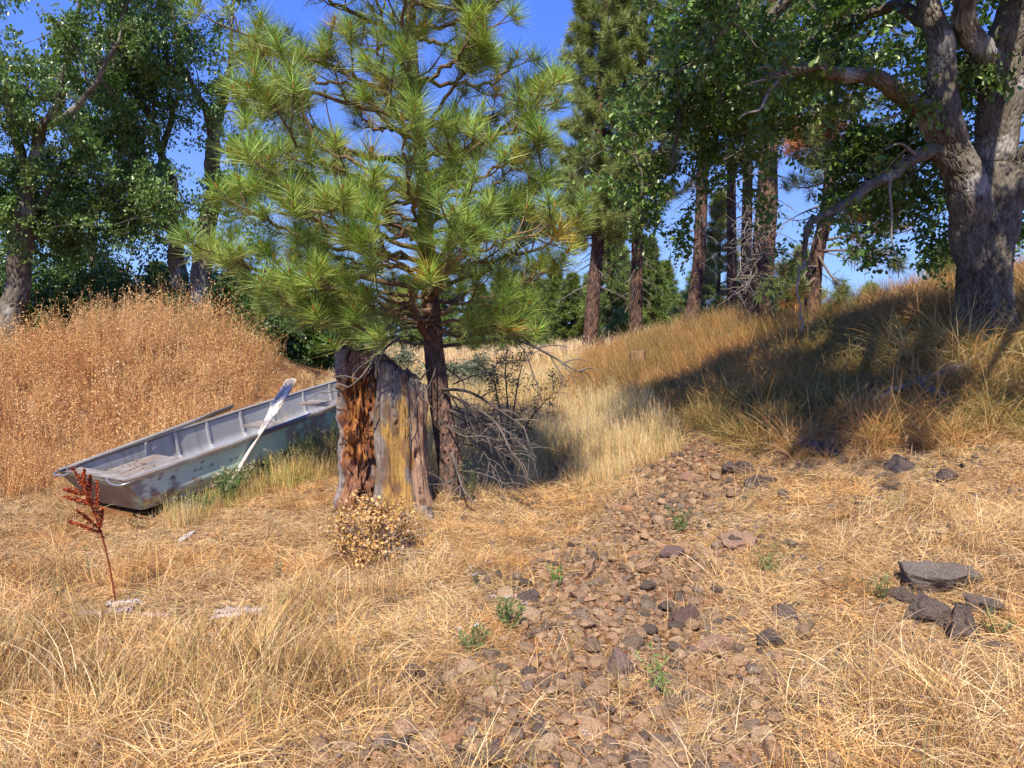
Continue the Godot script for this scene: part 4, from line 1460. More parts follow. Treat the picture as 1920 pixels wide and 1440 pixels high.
func limb_mesh(pts: PackedVector3Array, rad: Array, n: int, sides: int, deep: float) -> MB:
	var mb := MB.new()
	var c := curve(pts, n)
	var w := rr(0, 900)
	for k in range(3, n): c[k] += Vector3(nz.get_noise_2d(k * 260.0 / n, w), nz.get_noise_2d(k * 260.0 / n, w + 70.0), nz.get_noise_2d(k * 260.0 / n, w + 140.0)) * minf(rad[0], 0.10) * 1.2 * minf(1.0, (k - 2.0) / 8.0)
	tube(mb, c, radii(rad, n), sides, Color.WHITE, func(ang, v, r): return bark_relief(ang, v + w, r, minf(deep, r * 0.28), 1900.0 * r, 520.0), oak_bark)
	return mb

func sprout(tw: MB, sc: Array, p: Vector3, dir: Vector3, long: float, r: float, depth: int, leafy: float, sag: float):
	var n := 5
	var pts := PackedVector3Array([p])
	var dirs := [dir]
	for k in n:
		dir = (dir + rdir() * 0.38 + Vector3(0, -sag, 0)).normalized()
		p += dir * long / n
		pts.append(p)
		dirs.append(dir)
	var q := PackedFloat32Array()
	for k in n + 1: q.append(r * (1.0 - 0.75 * k / n))
	tube(tw, pts, q, 5 if r > 0.012 else 3, vary(Color(0.21, 0.175, 0.15), 0.25))
	for k in range(1, n + 1):
		if depth > 0 and rng.randf() < 0.78:
			sprout(tw, sc, pts[k], (dirs[k] * 0.7 + rdir()).normalized(), long * rr(0.45, 0.7), r * 0.5, depth - 1, leafy, sag)
		if depth <= 1 and rng.randf() < leafy:
			sc[rng.randi() % sc.size()].add(Transform3D(Basis.from_euler(Vector3(rr(-0.4, 0.4), rr(0, TAU), rr(-0.4, 0.4))) * Basis.from_scale(Vector3.ONE * rr(0.8, 1.2)), pts[k] + rdir() * 0.05), vary(Color(1, 1, 1), 0.2))

func crown_of(o: Node3D, sc: Array, meshes: Array, m: Material):
	var crown := Node3D.new()
	crown.name = "crown"
	o.add_child(crown)
	for k in sc.size():
		if sc[k].count: scattered("leaves", sc[k], meshes[k], m, crown).position = -o.position

func build_big_oak():
	rng.seed = 7060
	var base := spot(1845, 606, 8.5)
	base.y = ground(base.x, base.z)
	var o := thing("oak_tree", "huge grey oak with thick forking trunk standing on the bank", "tree", base)
	var trunk := spots([[1846, 640, 8.5], [1846, 605, 8.5], [1845, 560, 8.5], [1845, 500, 8.5], [1847, 440, 8.5], [1848, 405, 8.5], [1848, 375, 8.5]])
	trunk[0].y = minf(trunk[0].y, base.y - 0.25)
	var w := 3.0
	var mb := MB.new()
	tube(mb, curve(trunk, 240), radii([0.40, 0.335, 0.30, 0.285, 0.285, 0.25, 0.15], 240), 340, Color.WHITE, func(ang, v, r): return bark_relief(ang, v, r, 0.030, 760.0, 480.0) + maxf(0.0, 0.09 * (1.0 - v / 0.55)) * sin(ang * 5.0 + 1.0), oak_bark)
	part("trunk", mb.mesh(), M.bark, o)
	var limbs := [
		[[[1840, 500, 8.5], [1830, 420, 8.5], [1812, 350, 8.48], [1792, 290, 8.45], [1775, 220, 8.4], [1762, 150, 8.4], [1750, 80, 8.35], [1735, -20, 8.3], [1700, -200, 8.2]], [0.25, 0.255, 0.215, 0.185, 0.17, 0.158, 0.135, 0.11, 0.06], 240, 150],
		[[[1852, 510, 8.5], [1857, 430, 8.5], [1860, 350, 8.5], [1864, 280, 8.5], [1874, 200, 8.5], [1888, 110, 8.5], [1900, 20, 8.5], [1920, -120, 8.5], [1930, -320, 8.4]], [0.25, 0.275, 0.24, 0.215, 0.24, 0.25, 0.22, 0.17, 0.09], 240, 170],
		[[[1858, 450, 8.5], [1880, 375, 8.45], [1925, 305, 8.35], [1985, 260, 8.2], [2080, 200, 8.0], [2180, 90, 7.8]], [0.2, 0.175, 0.16, 0.145, 0.11, 0.05], 150, 110],
		[[[1880, 160, 8.5], [1850, 110, 8.35], [1825, 60, 8.2], [1800, -40, 8.0], [1780, -200, 7.8]], [0.15, 0.13, 0.12, 0.10, 0.05], 70, 80],
		[[[1772, 270, 8.4], [1740, 232, 8.3], [1711, 197, 8.2], [1671, 173, 8.0], [1630, 148, 7.8], [1590, 132, 7.6], [1535, 134, 7.4], [1485, 137, 7.2], [1445, 156, 7.05]], [0.15, 0.115, 0.10, 0.09, 0.082, 0.075, 0.055, 0.042, 0.016], 120, 70],
		[[[1788, 315, 8.4], [1755, 291, 8.3], [1722, 295, 8.25], [1671, 318, 8.15], [1630, 338, 8.1], [1590, 372, 8.0], [1549, 398, 7.9], [1516, 436, 7.8], [1500, 500, 7.8]], [0.115, 0.085, 0.068, 0.06, 0.056, 0.05, 0.042, 0.034, 0.018], 120, 56],
		[[[1737, -10, 8.3], [1640, -60, 8.5], [1480, 0, 8.8], [1390, 90, 9.0], [1300, 190, 9.2], [1250, 320, 9.3]], [0.11, 0.095, 0.075, 0.055, 0.035, 0.012], 90, 36],
		[[[1715, -130, 8.2], [1600, -180, 7.9], [1430, -90, 7.7], [1380, 20, 7.8], [1330, 110, 8.0]], [0.10, 0.085, 0.065, 0.045, 0.012], 80, 32],
		[[[1763, 160, 8.45], [1735, 190, 9.0], [1700, 250, 9.5], [1670, 310, 10.0], [1640, 370, 10.4]], [0.07, 0.06, 0.05, 0.035, 0.012], 70, 28],
		[[[1745, 40, 8.35], [1660, 20, 8.8], [1560, 50, 9.2], [1480, 120, 9.6], [1430, 200, 9.9]], [0.08, 0.065, 0.05, 0.035, 0.012], 70, 28],
	]
	var meshes := [leaf_cluster(12, 0.09, 0.16, Color(0.155, 0.275, 0.05), true), leaf_cluster(12, 0.082, 0.15, Color(0.18, 0.305, 0.058), true), leaf_cluster(11, 0.095, 0.17, Color(0.14, 0.25, 0.05), true)]
	var sc := [Scatter.new(), Scatter.new(), Scatter.new()]
	var tw := MB.new()
	for k in limbs.size():
		var q = limbs[k]
		part("limb", limb_mesh(spots(q[0]), q[1], q[2], q[3], 0.024).mesh(), M.bark, o)
		if k >= 6:
			var c := curve(spots(q[0]), 16)
			for s in range(3 if k > 7 else 6, 16):
				for m in (2 if k > 7 else 1):
					var d := ((c[s] - c[s - 1]).normalized() * 0.5 + rdir()).normalized()
					d.y = d.y * 0.6
					sprout(tw, sc, c[s], d.normalized(), rr(0.55, 1.05), 0.016, 2 if s < 14 and m == 0 else 1, 0.36, 0.05)
		elif k >= 4:
			# the bare lower limbs carry a few sprays and dead twigs
			var c := curve(spots(q[0]), 16)
			for s in range(4, 16):
				sprout(tw, sc, c[s], (rdir() + Vector3(0, 0.35 if k == 4 else -0.25, 0)).normalized(), rr(0.35, 0.75), 0.011, 1, 0.28 if k == 4 else 0.12, 0.03)
	# sprays of the upper crown, overhead and to the right
	for q in [[1880, 60, 8.6, 9], [1900, 250, 9.2, 6], [1930, 420, 9.0, 3], [1820, 180, 9.6, 7], [1790, 330, 9.9, 5], [1800, 80, 9.4, 7], [1730, 350, 9.6, 5], [1680, 400, 9.4, 5], [1740, 440, 9.0, 3], [1690, 90, 9.8, 8], [1640, 230, 10.2, 5], [1580, 300, 10.2, 2], [1500, 180, 9.4, 3], [1800, -60, 8.8, 3], [1900, 480, 9.6, 2], [1350, 260, 9.3, 6], [1270, 350, 9.4, 5], [1390, 200, 9.2, 6], [1400, 330, 9.8, 3], [1330, 130, 9.2, 6], [1230, 250, 9.4, 5], [1190, 370, 9.4, 3], [1400, 60, 9.0, 6]]:
		for k in q[3]:
			sprout(tw, sc, spot(q[0], q[1], q[2]) + rdir() * 0.35, (rdir() + Vector3(-0.3, 0.1, 0)).normalized(), rr(0.45, 0.85), 0.011, 1, 0.58, 0.06)
	# the side of the crown that hangs towards the eye, above the frame, and shades the bank
	for q in [[[6.0, 6.2, -8.3], [5.0, 7.6, -6.0], [3.9, 7.7, -4.2], [3.0, 7.2, -2.9]], [[5.6, 6.0, -8.2], [4.4, 7.8, -6.0], [3.0, 7.8, -4.4], [1.7, 7.4, -3.4]], [[6.3, 6.2, -8.2], [6.4, 7.4, -5.6], [5.4, 7.4, -4.0], [4.2, 7.0, -2.8]], [[6.6, 6.5, -8.3], [7.6, 7.4, -6.4], [7.4, 7.2, -4.6]], [[5.6, 6.4, -8.0], [4.0, 8.2, -6.0], [2.2, 8.3, -4.6], [1.0, 7.8, -4.6]], [[6.0, 6.8, -7.8], [4.8, 7.8, -4.4], [3.4, 7.8, -2.8], [2.0, 7.4, -1.8]]]:
		var pts := PackedVector3Array()
		for p in q: pts.append(Vector3(p[0], p[1], p[2]))
		part("limb", limb_mesh(pts, [0.10, 0.07, 0.02], 50, 20, 0.01).mesh(), M.bark, o)
		var c := curve(pts, 13)
		for s in range(4, 13):
			if c[s].z < -5.2: continue
			for m in (1 if c[s].x > 4.0 else 4):
				sprout(tw, sc, c[s], (rdir() * Vector3(1, 0.5, 1)).normalized(), rr(0.5, 1.1), 0.014, 2 if m == 0 else 1, 0.6, 0.03)
	# bare twigs at the end of the upper limb, and the long dead twig that hangs to the grass
	for q in [[[1481, 138, 7.2], [1449, 146, 7.1], [1420, 152, 7.0], [1398, 160, 7.0]], [[1460, 150, 7.1], [1440, 175, 7.05], [1425, 205, 7.0], [1400, 212, 7.0], [1384, 224, 7.0]], [[1475, 140, 7.15], [1470, 105, 7.1], [1478, 78, 7.05]], [[1460, 140, 7.1], [1440, 125, 7.05], [1418, 130, 7.0]], [[1700, 205, 8.2], [1660, 225, 8.0], [1620, 236, 7.9]], [[1722, 296, 8.25], [1690, 270, 8.0], [1660, 280, 7.9]], [[1672, 318, 8.15], [1668, 350, 8.1], [1672, 400, 8.1], [1672, 450, 8.05], [1684, 492, 8.0], [1684, 522, 8.0]], [[1500, 500, 7.8], [1494, 545, 7.8], [1501, 575, 7.8], [1497, 610, 7.8]], [[1499, 590, 7.8], [1505, 605, 7.8], [1502, 622, 7.8]]]:
		tube(tw, curve(spots(q), 18), radii([0.02, 0.013, 0.004], 18), 6, Color(0.30, 0.265, 0.235))
	part("twigs", tw.mesh(), M.twig, o).set_meta("kind", "stuff")
	crown_of(o, sc, meshes, M.leaf)

# an oak of the grove on the left: limbs as polylines of [x, y, metres away]
func grove_oak(label: String, trunk: Array, rad: Array, limbs: Array, leafy: float, per: int, meshes: Array):
	var pts := spots(trunk)
	var base := pts[0]
	base.y = ground(base.x, base.z)
	pts[0].y = base.y - 0.2
	var o := thing("oak_tree", label, "tree", base, "oaks of the grove behind the mound")
	part("trunk", limb_mesh(pts, rad, 90, 60, 0.03).mesh(), M.bark, o)
	var sc := [Scatter.new(), Scatter.new()]
	var tw := MB.new()
	for q in limbs:
		var lp := spots(q[0])
		part("limb", limb_mesh(lp, [q[1], q[1] * 0.7, q[1] * 0.4, 0.012], 50, 20, 0.012).mesh(), M.bark, o)
		var c := curve(lp, 15)
		for s in range(3, 15):
			for m in per:
				sprout(tw, sc, c[s], ((c[s] - c[s - 1]).normalized() * 0.4 + rdir() + Vector3(0, 0.15, 0)).normalized(), rr(0.6, 1.25), 0.018, 2, leafy, 0.03)
	part("twigs", tw.mesh(), M.twig, o).set_meta("kind", "stuff")
	crown_of(o, sc, meshes, M.leaf)

func build_left_oaks():
	rng.seed = 7070
	var meshes := [leaf_cluster(14, 0.078, 0.18, Color(0.145, 0.26, 0.055), false), leaf_cluster(14, 0.072, 0.18, Color(0.17, 0.285, 0.065), false)]
	grove_oak("dark trunked oak at the near end of the grove, left of the mound", [[20, 665, 13.6], [22, 600, 13.6], [30, 500, 13.6], [45, 400, 13.5], [53, 338, 13.4]], [0.27, 0.225, 0.20, 0.17, 0.15],
		[[[[53, 345, 13.4], [77, 251, 13.2], [107, 195, 13.0], [130, 110, 12.8], [150, 20, 12.6], [160, -120, 12.5]], 0.12], [[[50, 340, 13.4], [25, 240, 13.2], [5, 150, 13.0], [-20, 20, 13.0], [-40, -120, 13.0]], 0.11], [[[40, 430, 13.5], [90, 350, 13.8], [150, 280, 14.0], [210, 230, 14.2], [250, 150, 14.3]], 0.07],
		[[[85, 240, 13.2], [150, 200, 12.8], [200, 120, 12.6], [230, 40, 12.5], [240, -80, 12.5]], 0.07], [[[38, 440, 13.5], [75, 410, 13.9], [60, 380, 14.3]], 0.045], [[[45, 400, 13.4], [-20, 360, 13.0], [-80, 300, 13.0]], 0.06]], 0.48, 1, meshes)
	grove_oak("leaning oak with a mossy trunk behind the middle of the mound", [[345, 600, 15.2], [338, 520, 15.2], [333, 461, 15.1], [325, 380, 15.0], [318, 328, 14.9]], [0.20, 0.17, 0.15, 0.13, 0.11],
		[[[[318, 332, 14.9], [300, 280, 14.6], [285, 230, 14.4], [240, 160, 14.2], [200, 90, 14.0], [180, -60, 14.0]], 0.09], [[[330, 430, 15.0], [250, 400, 14.6], [180, 350, 14.4], [120, 330, 14.2]], 0.05], [[[322, 360, 15.0], [260, 310, 15.2], [200, 240, 15.4], [170, 150, 15.4]], 0.06], [[[300, 290, 14.7], [320, 210, 14.4], [310, 120, 14.2], [300, 20, 14.0], [290, -100, 14.0]], 0.07], [[[333, 461, 15.1], [280, 440, 15.4], [210, 440, 15.6], [150, 420, 15.8]], 0.04]], 0.33, 1, meshes)
	grove_oak("tall dark forked oak behind the mound, nearest the young pine", [[372, 600, 14.6], [380, 500, 14.6], [393, 395, 14.6], [398, 320, 14.5], [400, 260, 14.4]], [0.23, 0.20, 0.17, 0.15, 0.13],
		[[[[400, 265, 14.4], [383, 195, 14.2], [347, 135, 14.0], [330, 50, 13.9], [310, -80, 13.8]], 0.10], [[[400, 262, 14.4], [420, 200, 14.3], [430, 130, 14.2], [440, 40, 14.0], [450, -100, 14.0]], 0.10], [[[394, 385, 14.5], [430, 360, 14.2], [470, 350, 14.0], [500, 330, 14.0]], 0.05], [[[385, 450, 14.6], [340, 400, 14.2], [300, 370, 14.0], [250, 360, 14.0]], 0.05], [[[350, 140, 14.0], [290, 110, 13.8], [240, 60, 13.7], [220, -40, 13.7]], 0.06]], 0.34, 1, meshes)
	grove_oak("slender oak standing far back between the two bigger oaks", [[178, 600, 17.0], [176, 500, 17.0], [172, 420, 17.0], [160, 340, 17.0]], [0.10, 0.085, 0.07, 0.06],
		[[[[160, 345, 17.0], [140, 270, 17.0], [150, 190, 17.0], [140, 100, 17.0]], 0.05], [[[174, 440, 17.0], [220, 390, 17.2], [260, 340, 17.4]], 0.04], [[[173, 430, 17.0], [120, 410, 16.8], [90, 390, 16.8]], 0.04]], 0.4, 1, meshes)

func shrub(label: String, at: Vector3, w: float, h: float, stems: int, meshes: Array, m: Material, leafy := 0.9, group := "", called := "oak_shrub", cat := "shrub"):
	at.y = ground(at.x, at.z)
	var o := thing(called, label, cat, at, group)
	var tw := MB.new()
	var sc := []
	for k in meshes.size(): sc.append(Scatter.new())
	for k in stems:
		var a := rr(0, TAU)
		var d := Vector3(cos(a) * rr(0.1, 0.8) * w / h, 1, sin(a) * rr(0.1, 0.8) * w / h).normalized()
		sprout(tw, sc, at + Vector3(cos(a), 0, sin(a)) * w * rr(0.0, 0.35), d, h * rr(0.5, 0.85), 0.02, 2, leafy, 0.02)
	part("stems", tw.mesh(), M.twig, o).set_meta("kind", "stuff")
	crown_of(o, sc, meshes, m)

func build_shrubs():
	rng.seed = 7080
	var green := [leaf_cluster(12, 0.09, 0.17, Color(0.10, 0.195, 0.04), false), leaf_cluster(12, 0.085, 0.17, Color(0.085, 0.165, 0.037), false)]
	for q in [[110, 600, 14.8, 1.3, 1.5, "low oak scrub beside the dark trunk at the end of the grove"], [210, 590, 15.6, 1.4, 1.6, "dark oak scrub between the slender oak and the mound"], [300, 570, 16.4, 1.3, 1.9, "oak scrub behind the crest of the mound"], [430, 600, 15.0, 1.3, 1.7, "rounded green shrub on the right shoulder of the mound"], [505, 630, 14.6, 1.2, 1.35, "bright green oak shrub at the right foot of the mound"], [560, 650, 15.5, 1.0, 1.1, "low green shrub between the mound and the tall stump"], [40, 600, 16.5, 1.6, 2.1, "oak scrub behind the dark trunk, at the edge of the grove"], [380, 560, 18.0, 1.8, 2.6, "tall oak scrub in the depth of the grove behind the forked oak"], [150, 560, 19.0, 2.0, 2.6, "tall oak scrub in the depth of the grove behind the slender oak"], [20, 600, 18.5, 2.0, 3.4, "tall oak scrub seen on both sides of the dark trunk"], [75, 580, 17.0, 1.6, 2.8, "dense oak scrub just right of the dark trunk, far side"], [-60, 620, 15.0, 1.6, 2.4, "oak scrub beyond the outermost trunk of the grove"]]:
		shrub(q[5], spot(q[0], q[1], q[2]), q[3], q[4], 16, green, M.leaf, 0.92, "oak shrubs behind the mound")
	var silver := [leaf_cluster(12, 0.07, 0.14, Color(0.19, 0.22, 0.13), false), leaf_cluster(12, 0.065, 0.14, Color(0.15, 0.19, 0.09), false)]
	shrub("silvery green bush in the meadow behind the young pine's trunk", spot(872, 700, 17.0), 0.9, 1.1, 16, silver, M.leaf, 0.9, "", "silver_bush", "bush")
	shrub("grey green bush behind the top of the tall stump", spot(720, 690, 19.0), 0.9, 1.0, 10, silver, M.leaf, 0.8, "", "silver_bush", "bush")

# ------------------------------------------------------------------ the tall pines

func pine_red_bark(ang: float, v: float, p: Vector3) -> Color:
	var n := nz2.get_noise_3dv(p * Vector3(800, 330, 800)) + nz.get_noise_3dv(p * Vector3(1800, 900, 1800)) * 0.5
	return Color(0.07, 0.05, 0.043).lerp(Color(0.20, 0.12, 0.085), clampf(0.45 + n * 1.5, 0, 1))

# o: the thing; stem: its line; crown from..to in metres above the base; reach of the boughs below and above
func pine_body(o: Node3D, stem: PackedVector3Array, r0: float, r1: float, from: float, low: float, high: float, step: float, shoots: int, brushes: Array, dead_from: float, sides := 56, rows := 260, cone := 0.9, m: Material = null):
	var n := rows
	var c := curve(stem, n)
	var base := c[0]
	var mb := MB.new()
	tube(mb, c, radii([r0 * 1.25, r0, r0 * 0.92, lerpf(r0, r1, 0.5), r1], n), sides, Color.WHITE, func(ang, v, r): return bark_relief(ang, v, r, 0.12 * r + 0.006, 900.0 * r, 210.0) if r0 > 0.1 else 0.0, pine_red_bark)
	part("trunk", mb.mesh(), M.bark, o)
	var top := c[n - 1].y - base.y
	var tw := MB.new()
	var sc := []
	for k in brushes.size(): sc.append(Scatter.new())
	var h := minf(from, dead_from)
	var turn := rr(0, TAU)
	while h < top - 0.05:
		var k := 0
		while k < n - 1 and c[k].y - base.y < h: k += 1
		var live := h >= from
		var t := clampf((h - from) / maxf(top - from, 0.1), 0, 1)
		var l := lerpf(low, high, pow(t, cone)) * rr(0.7, 1.12) if live else low * rr(0.3, 0.75)
		turn += 2.4 + rr(-0.4, 0.4)
		var d := Vector3(cos(turn), 0, sin(turn))
		var rise := lerpf(-0.05, 0.45, t) if live else -0.25
		var pts := curve(PackedVector3Array([c[k], c[k] + d * l * 0.5 + Vector3(0, l * (rise + 0.05), 0), c[k] + d * l + Vector3(0, l * (rise + (0.2 if live else -0.25)), 0)]), 9)
		tube(tw, pts, radii([0.012 + 0.016 * l, 0.006 + 0.006 * l, 0.004], 9), 4, vary(Color(0.19, 0.14, 0.105) if live else Color(0.25, 0.22, 0.19), 0.2))
		for s in (shoots if live else 5):
			var at := int(rr(3, 9))
			var dd := ((pts[at] - pts[at - 1]).normalized() + rdir() * 0.9).normalized()
			var e := pts[at] + dd * l * rr(0.12, 0.32)
			if live:
				dd.y += 0.3
				e += Vector3(0, 0.05, 0)
				tube(tw, PackedVector3Array([pts[at], e]), PackedFloat32Array([0.008, 0.005]), 3, Color(0.2, 0.15, 0.11))
				sc[rng.randi() % sc.size()].add(Transform3D(basis_up(dd.normalized(), rr(0, TAU)) * Basis.from_scale(Vector3.ONE * rr(0.8, 1.25)), e), vary(Color(1, 1, 1), 0.2))
			else:
				var mid := pts[at].lerp(e, 0.5) + Vector3(0, -0.05, 0)
				tube(tw, curve(PackedVector3Array([pts[at], mid, e + Vector3(0, -0.12, 0)]), 5), PackedFloat32Array([0.009, 0.007, 0.006, 0.005, 0.003]), 3, vary(Color(0.27, 0.235, 0.2), 0.2))
		if live: sc[rng.randi() % sc.size()].add(Transform3D(basis_up((pts[8] - pts[7] + Vector3(0, 0.1, 0)).normalized(), rr(0, TAU)), pts[8]), vary(Color(1, 1, 1), 0.2))
		h += step * rr(0.7, 1.3) * (1.0 if live else 1.1)
	if live_top(sc): sc[0].add(Transform3D(Basis(), c[n - 1]), Color(1, 1, 1))
	part("boughs", tw.mesh(), M.twig, o).set_meta("kind", "stuff")
	crown_of(o, sc, brushes, m if m else M.needle)

func live_top(sc: Array) -> bool: return sc.size() > 0

func tall_pine(label: String, list: Array, r0: float, r1: float, from: float, low: float, high: float, step: float, shoots: int, brushes: Array, dead_from: float) -> Node3D:
	var stem := spots(list)
	var base := stem[0]
	base.y = ground(base.x, base.z)
	stem[0].y = base.y - 0.1
	var o := thing("tall_pine", label, "tree", base, "tall pines along the crest of the bank")
	pine_body(o, stem, r0, r1, from, low, high, step, shoots, brushes, dead_from)
	return o

func build_pines():
	rng.seed = 7090
	var olive := [needle_brush(64, 0.33, 0.016, Color(0.29, 0.37, 0.10), Color(0.30, 0.32, 0.10), 0.34), needle_brush(64, 0.31, 0.016, Color(0.26, 0.34, 0.10), Color(0.31, 0.31, 0.11), 0.38)]
	tall_pine("tall straight pine, leftmost of the red trunks beyond the meadow", [[1105, 660, 26.0], [1112, 560, 26.0], [1122, 430, 26.0], [1126, 228, 26.0], [1132, 60, 26.0], [1138, -160, 26.0], [1140, -420, 26.0]], 0.235, 0.04, 4.2, 2.1, 0.5, 0.075, 14, olive, 2.6)
	tall_pine("straight red trunked pine with bare twigs directly above the small sawn stump", [[1191, 645, 26.0], [1194, 520, 26.0], [1196, 380, 26.0], [1200, 250, 26.0], [1206, 80, 26.0], [1212, -160, 26.0], [1216, -400, 26.0]], 0.205, 0.04, 5.2, 2.0, 0.4, 0.10, 12, olive, 1.8)
	tall_pine("leaning pine whose trunk bends at the foot, right of the sky gap", [[1293, 612, 22.0], [1302, 560, 22.0], [1311, 480, 22.0], [1317, 330, 22.0], [1323, 220, 22.0], [1330, 60, 22.0], [1336, -250, 22.0]], 0.195, 0.05, 5.2, 1.9, 0.4, 0.16, 10, olive, 2.2)
	tall_pine("thin dark pine between the leaning pine and the thickest red trunk", [[1372, 606, 24.0], [1372, 480, 24.0], [1371, 330, 24.0], [1371, 150, 24.0], [1371, -100, 24.0]], 0.16, 0.04, 5.4, 1.6, 0.4, 0.2, 9, olive, 1.6)
	tall_pine("slim dark pine close behind the thickest red trunk", [[1396, 600, 23.0], [1399, 480, 23.0], [1402, 330, 23.0], [1404, 150, 23.0], [1406, -100, 23.0]], 0.17, 0.04, 5.6, 1.6, 0.4, 0.2, 9, olive, 1.2)
	var six := tall_pine("thickest red barked pine, hung with pale lichen twigs", [[1427, 606, 19.0], [1427, 540, 19.0], [1432, 460, 19.0], [1438, 380, 19.0], [1441, 260, 19.0], [1446, 80, 19.0], [1450, -200, 19.0]], 0.30, 0.08, 5.6, 2.0, 0.5, 0.15, 10, olive, 0.9)
	# tangles of pale dead twigs round its trunk
	var tw := MB.new()
	for k in 150:
		var p := spot(rr(1385, 1440), rr(380, 560), 18.7) + Vector3(0, 0, rr(-0.4, 0.5))
		var pts := PackedVector3Array([p])
		var d := (rdir() + Vector3(0, -0.2, 0)).normalized()
		for s in 6:
			d = (d + rdir() * 0.55 + Vector3(0, -0.06, 0)).normalized()
			p += d * 0.12
			pts.append(p)
		tube(tw, pts, radii([0.014, 0.006], 7), 4, vary(Color(0.25, 0.22, 0.17), 0.3))
	part("lichen_twigs", tw.mesh(), M.twig, six).set_meta("kind", "stuff")
	# the drooping pine behind the oak's lower limb, partly gone brown
	var fresh := [needle_brush(70, 0.24, 0.010, Color(0.13, 0.20, 0.045), Color(0.16, 0.18, 0.05), 0.26), needle_brush(70, 0.23, 0.010, Color(0.145, 0.2, 0.045), Color(0.18, 0.18, 0.05), 0.26)]
	var brown := needle_brush(70, 0.24, 0.011, Color(0.46, 0.21, 0.07), Color(0.40, 0.17, 0.06), 0.26)
	var stem := spots([[1522, 600, 14.5], [1526, 520, 14.5], [1535, 462, 14.4], [1546, 416, 14.3], [1556, 340, 14.2], [1560, 240, 14.1], [1562, 100, 14.0], [1562, -120, 14.0]])
	var base := stem[0]
	base.y = ground(base.x, base.z)
	stem[0].y = base.y - 0.1
	var o := thing("drooping_pine", "drooping half brown pine behind the big oak's lower limb", "tree", base)
	pine_body(o, stem, 0.14, 0.04, 3.0, 1.5, 0.5, 0.14, 8, fresh, 0.9)
	var sc := [Scatter.new(), Scatter.new(), Scatter.new()]
	var bt := MB.new()
	for q in [[[1550, 450, 14.3], [1600, 440, 14.1], [1650, 432, 14.0], [1682, 420, 14.0]], [[1545, 470, 14.3], [1600, 470, 14.0], [1650, 480, 13.9], [1680, 490, 13.9]], [[1535, 480, 14.3], [1560, 520, 14.0], [1580, 540, 13.8], [1580, 560, 13.8]], [[1530, 500, 14.3], [1490, 500, 14.0], [1455, 510, 13.8], [1440, 530, 13.8]], [[1550, 420, 14.3], [1600, 400, 14.2], [1640, 395, 14.1], [1690, 400, 14.1]], [[1530, 520, 14.4], [1500, 545, 14.1], [1480, 560, 14.0]], [[1555, 350, 14.2], [1600, 370, 14.0], [1620, 390, 14.0]], [[1555, 300, 14.2], [1530, 270, 14.0], [1510, 250, 13.9]]]:
		var c := curve(spots(q), 14)
		tube(bt, c, radii([0.03, 0.018, 0.006], 14), 6, Color(0.2, 0.16, 0.13))
		for s in 26:
			var at := int(rr(4, 14))
			var d := ((c[at] - c[at - 1]).normalized() + rdir()).normalized()
			var e := c[at] + d * rr(0.1, 0.4)
			tube(bt, PackedVector3Array([c[at], e]), PackedFloat32Array([0.009, 0.004]), 4, vary(Color(0.22, 0.18, 0.15), 0.2))
			if rng.randf() < 0.62: sc[2 if rng.randf() < 0.18 else rng.randi() % 2].add(Transform3D(basis_up((d + Vector3(0, 0.25, 0)).normalized(), rr(0, TAU)), e), vary(Color(1, 1, 1), 0.2))
	for p in [[1540, 235], [1520, 262], [1535, 250], [1550, 225], [1605, 385], [1598, 372], [1612, 395], [1590, 360], [1565, 205], [1510, 245], [1528, 228], [1545, 262], [1500, 268], [1575, 240]]:
		for k in 9: sc[2].add(Transform3D(basis_up((rdir() + Vector3(0, 0.3, 0)).normalized(), rr(0, TAU)), spot(p[0], p[1], 14.0) + rdir() * 0.18), vary(Color(1, 1, 1), 0.2))
	part("drooping_boughs", bt.mesh(), M.twig, o).set_meta("kind", "stuff")
	var hang := Node3D.new()
	hang.name = "hanging_needles"
	o.add_child(hang)
	for k in 3: scattered("needles", sc[k], [fresh[0], fresh[1], brown][k], M.needle, hang).position = -o.position
	# young pines that stand alone
	for q in [[1775, 540, 19.0, 1.75, 0.75, "little young pine on the crest just left of the oak trunk"], [1630, 575, 30.0, 2.1, 1.3, "rounded pine top showing over the crest, under the hanging dead twig"], [1345, 615, 30.0, 6.4, 1.9, "sunny light green pine between the leaning pine and the thin dark pine"], [1478, 600, 24.0, 2.0, 1.0, "low dark pine at the crest, right of the thickest trunk"], [1500, 600, 27.0, 3.2, 1.3, "small pine behind the drooping pine"]]:
		var p := spot(q[0], q[1], q[2])
		p.y = ground(p.x, p.z) if q[2] < 26.0 else minf(ground(p.x, p.z), p.y)
		var y := thing("small_pine", q[5], "tree", p, "young pines on the crest")
		pine_body(y, PackedVector3Array([p + Vector3(0, -0.1, 0), p + Vector3(0.02, q[3] * 0.5, 0), p + Vector3(0, q[3], 0)]), 0.02 + 0.012 * q[3], 0.008, 0.2, q[4], 0.12, 0.075 if q[3] < 3.0 else 0.10, 8, olive, 0.2, 8, 16, 0.85)

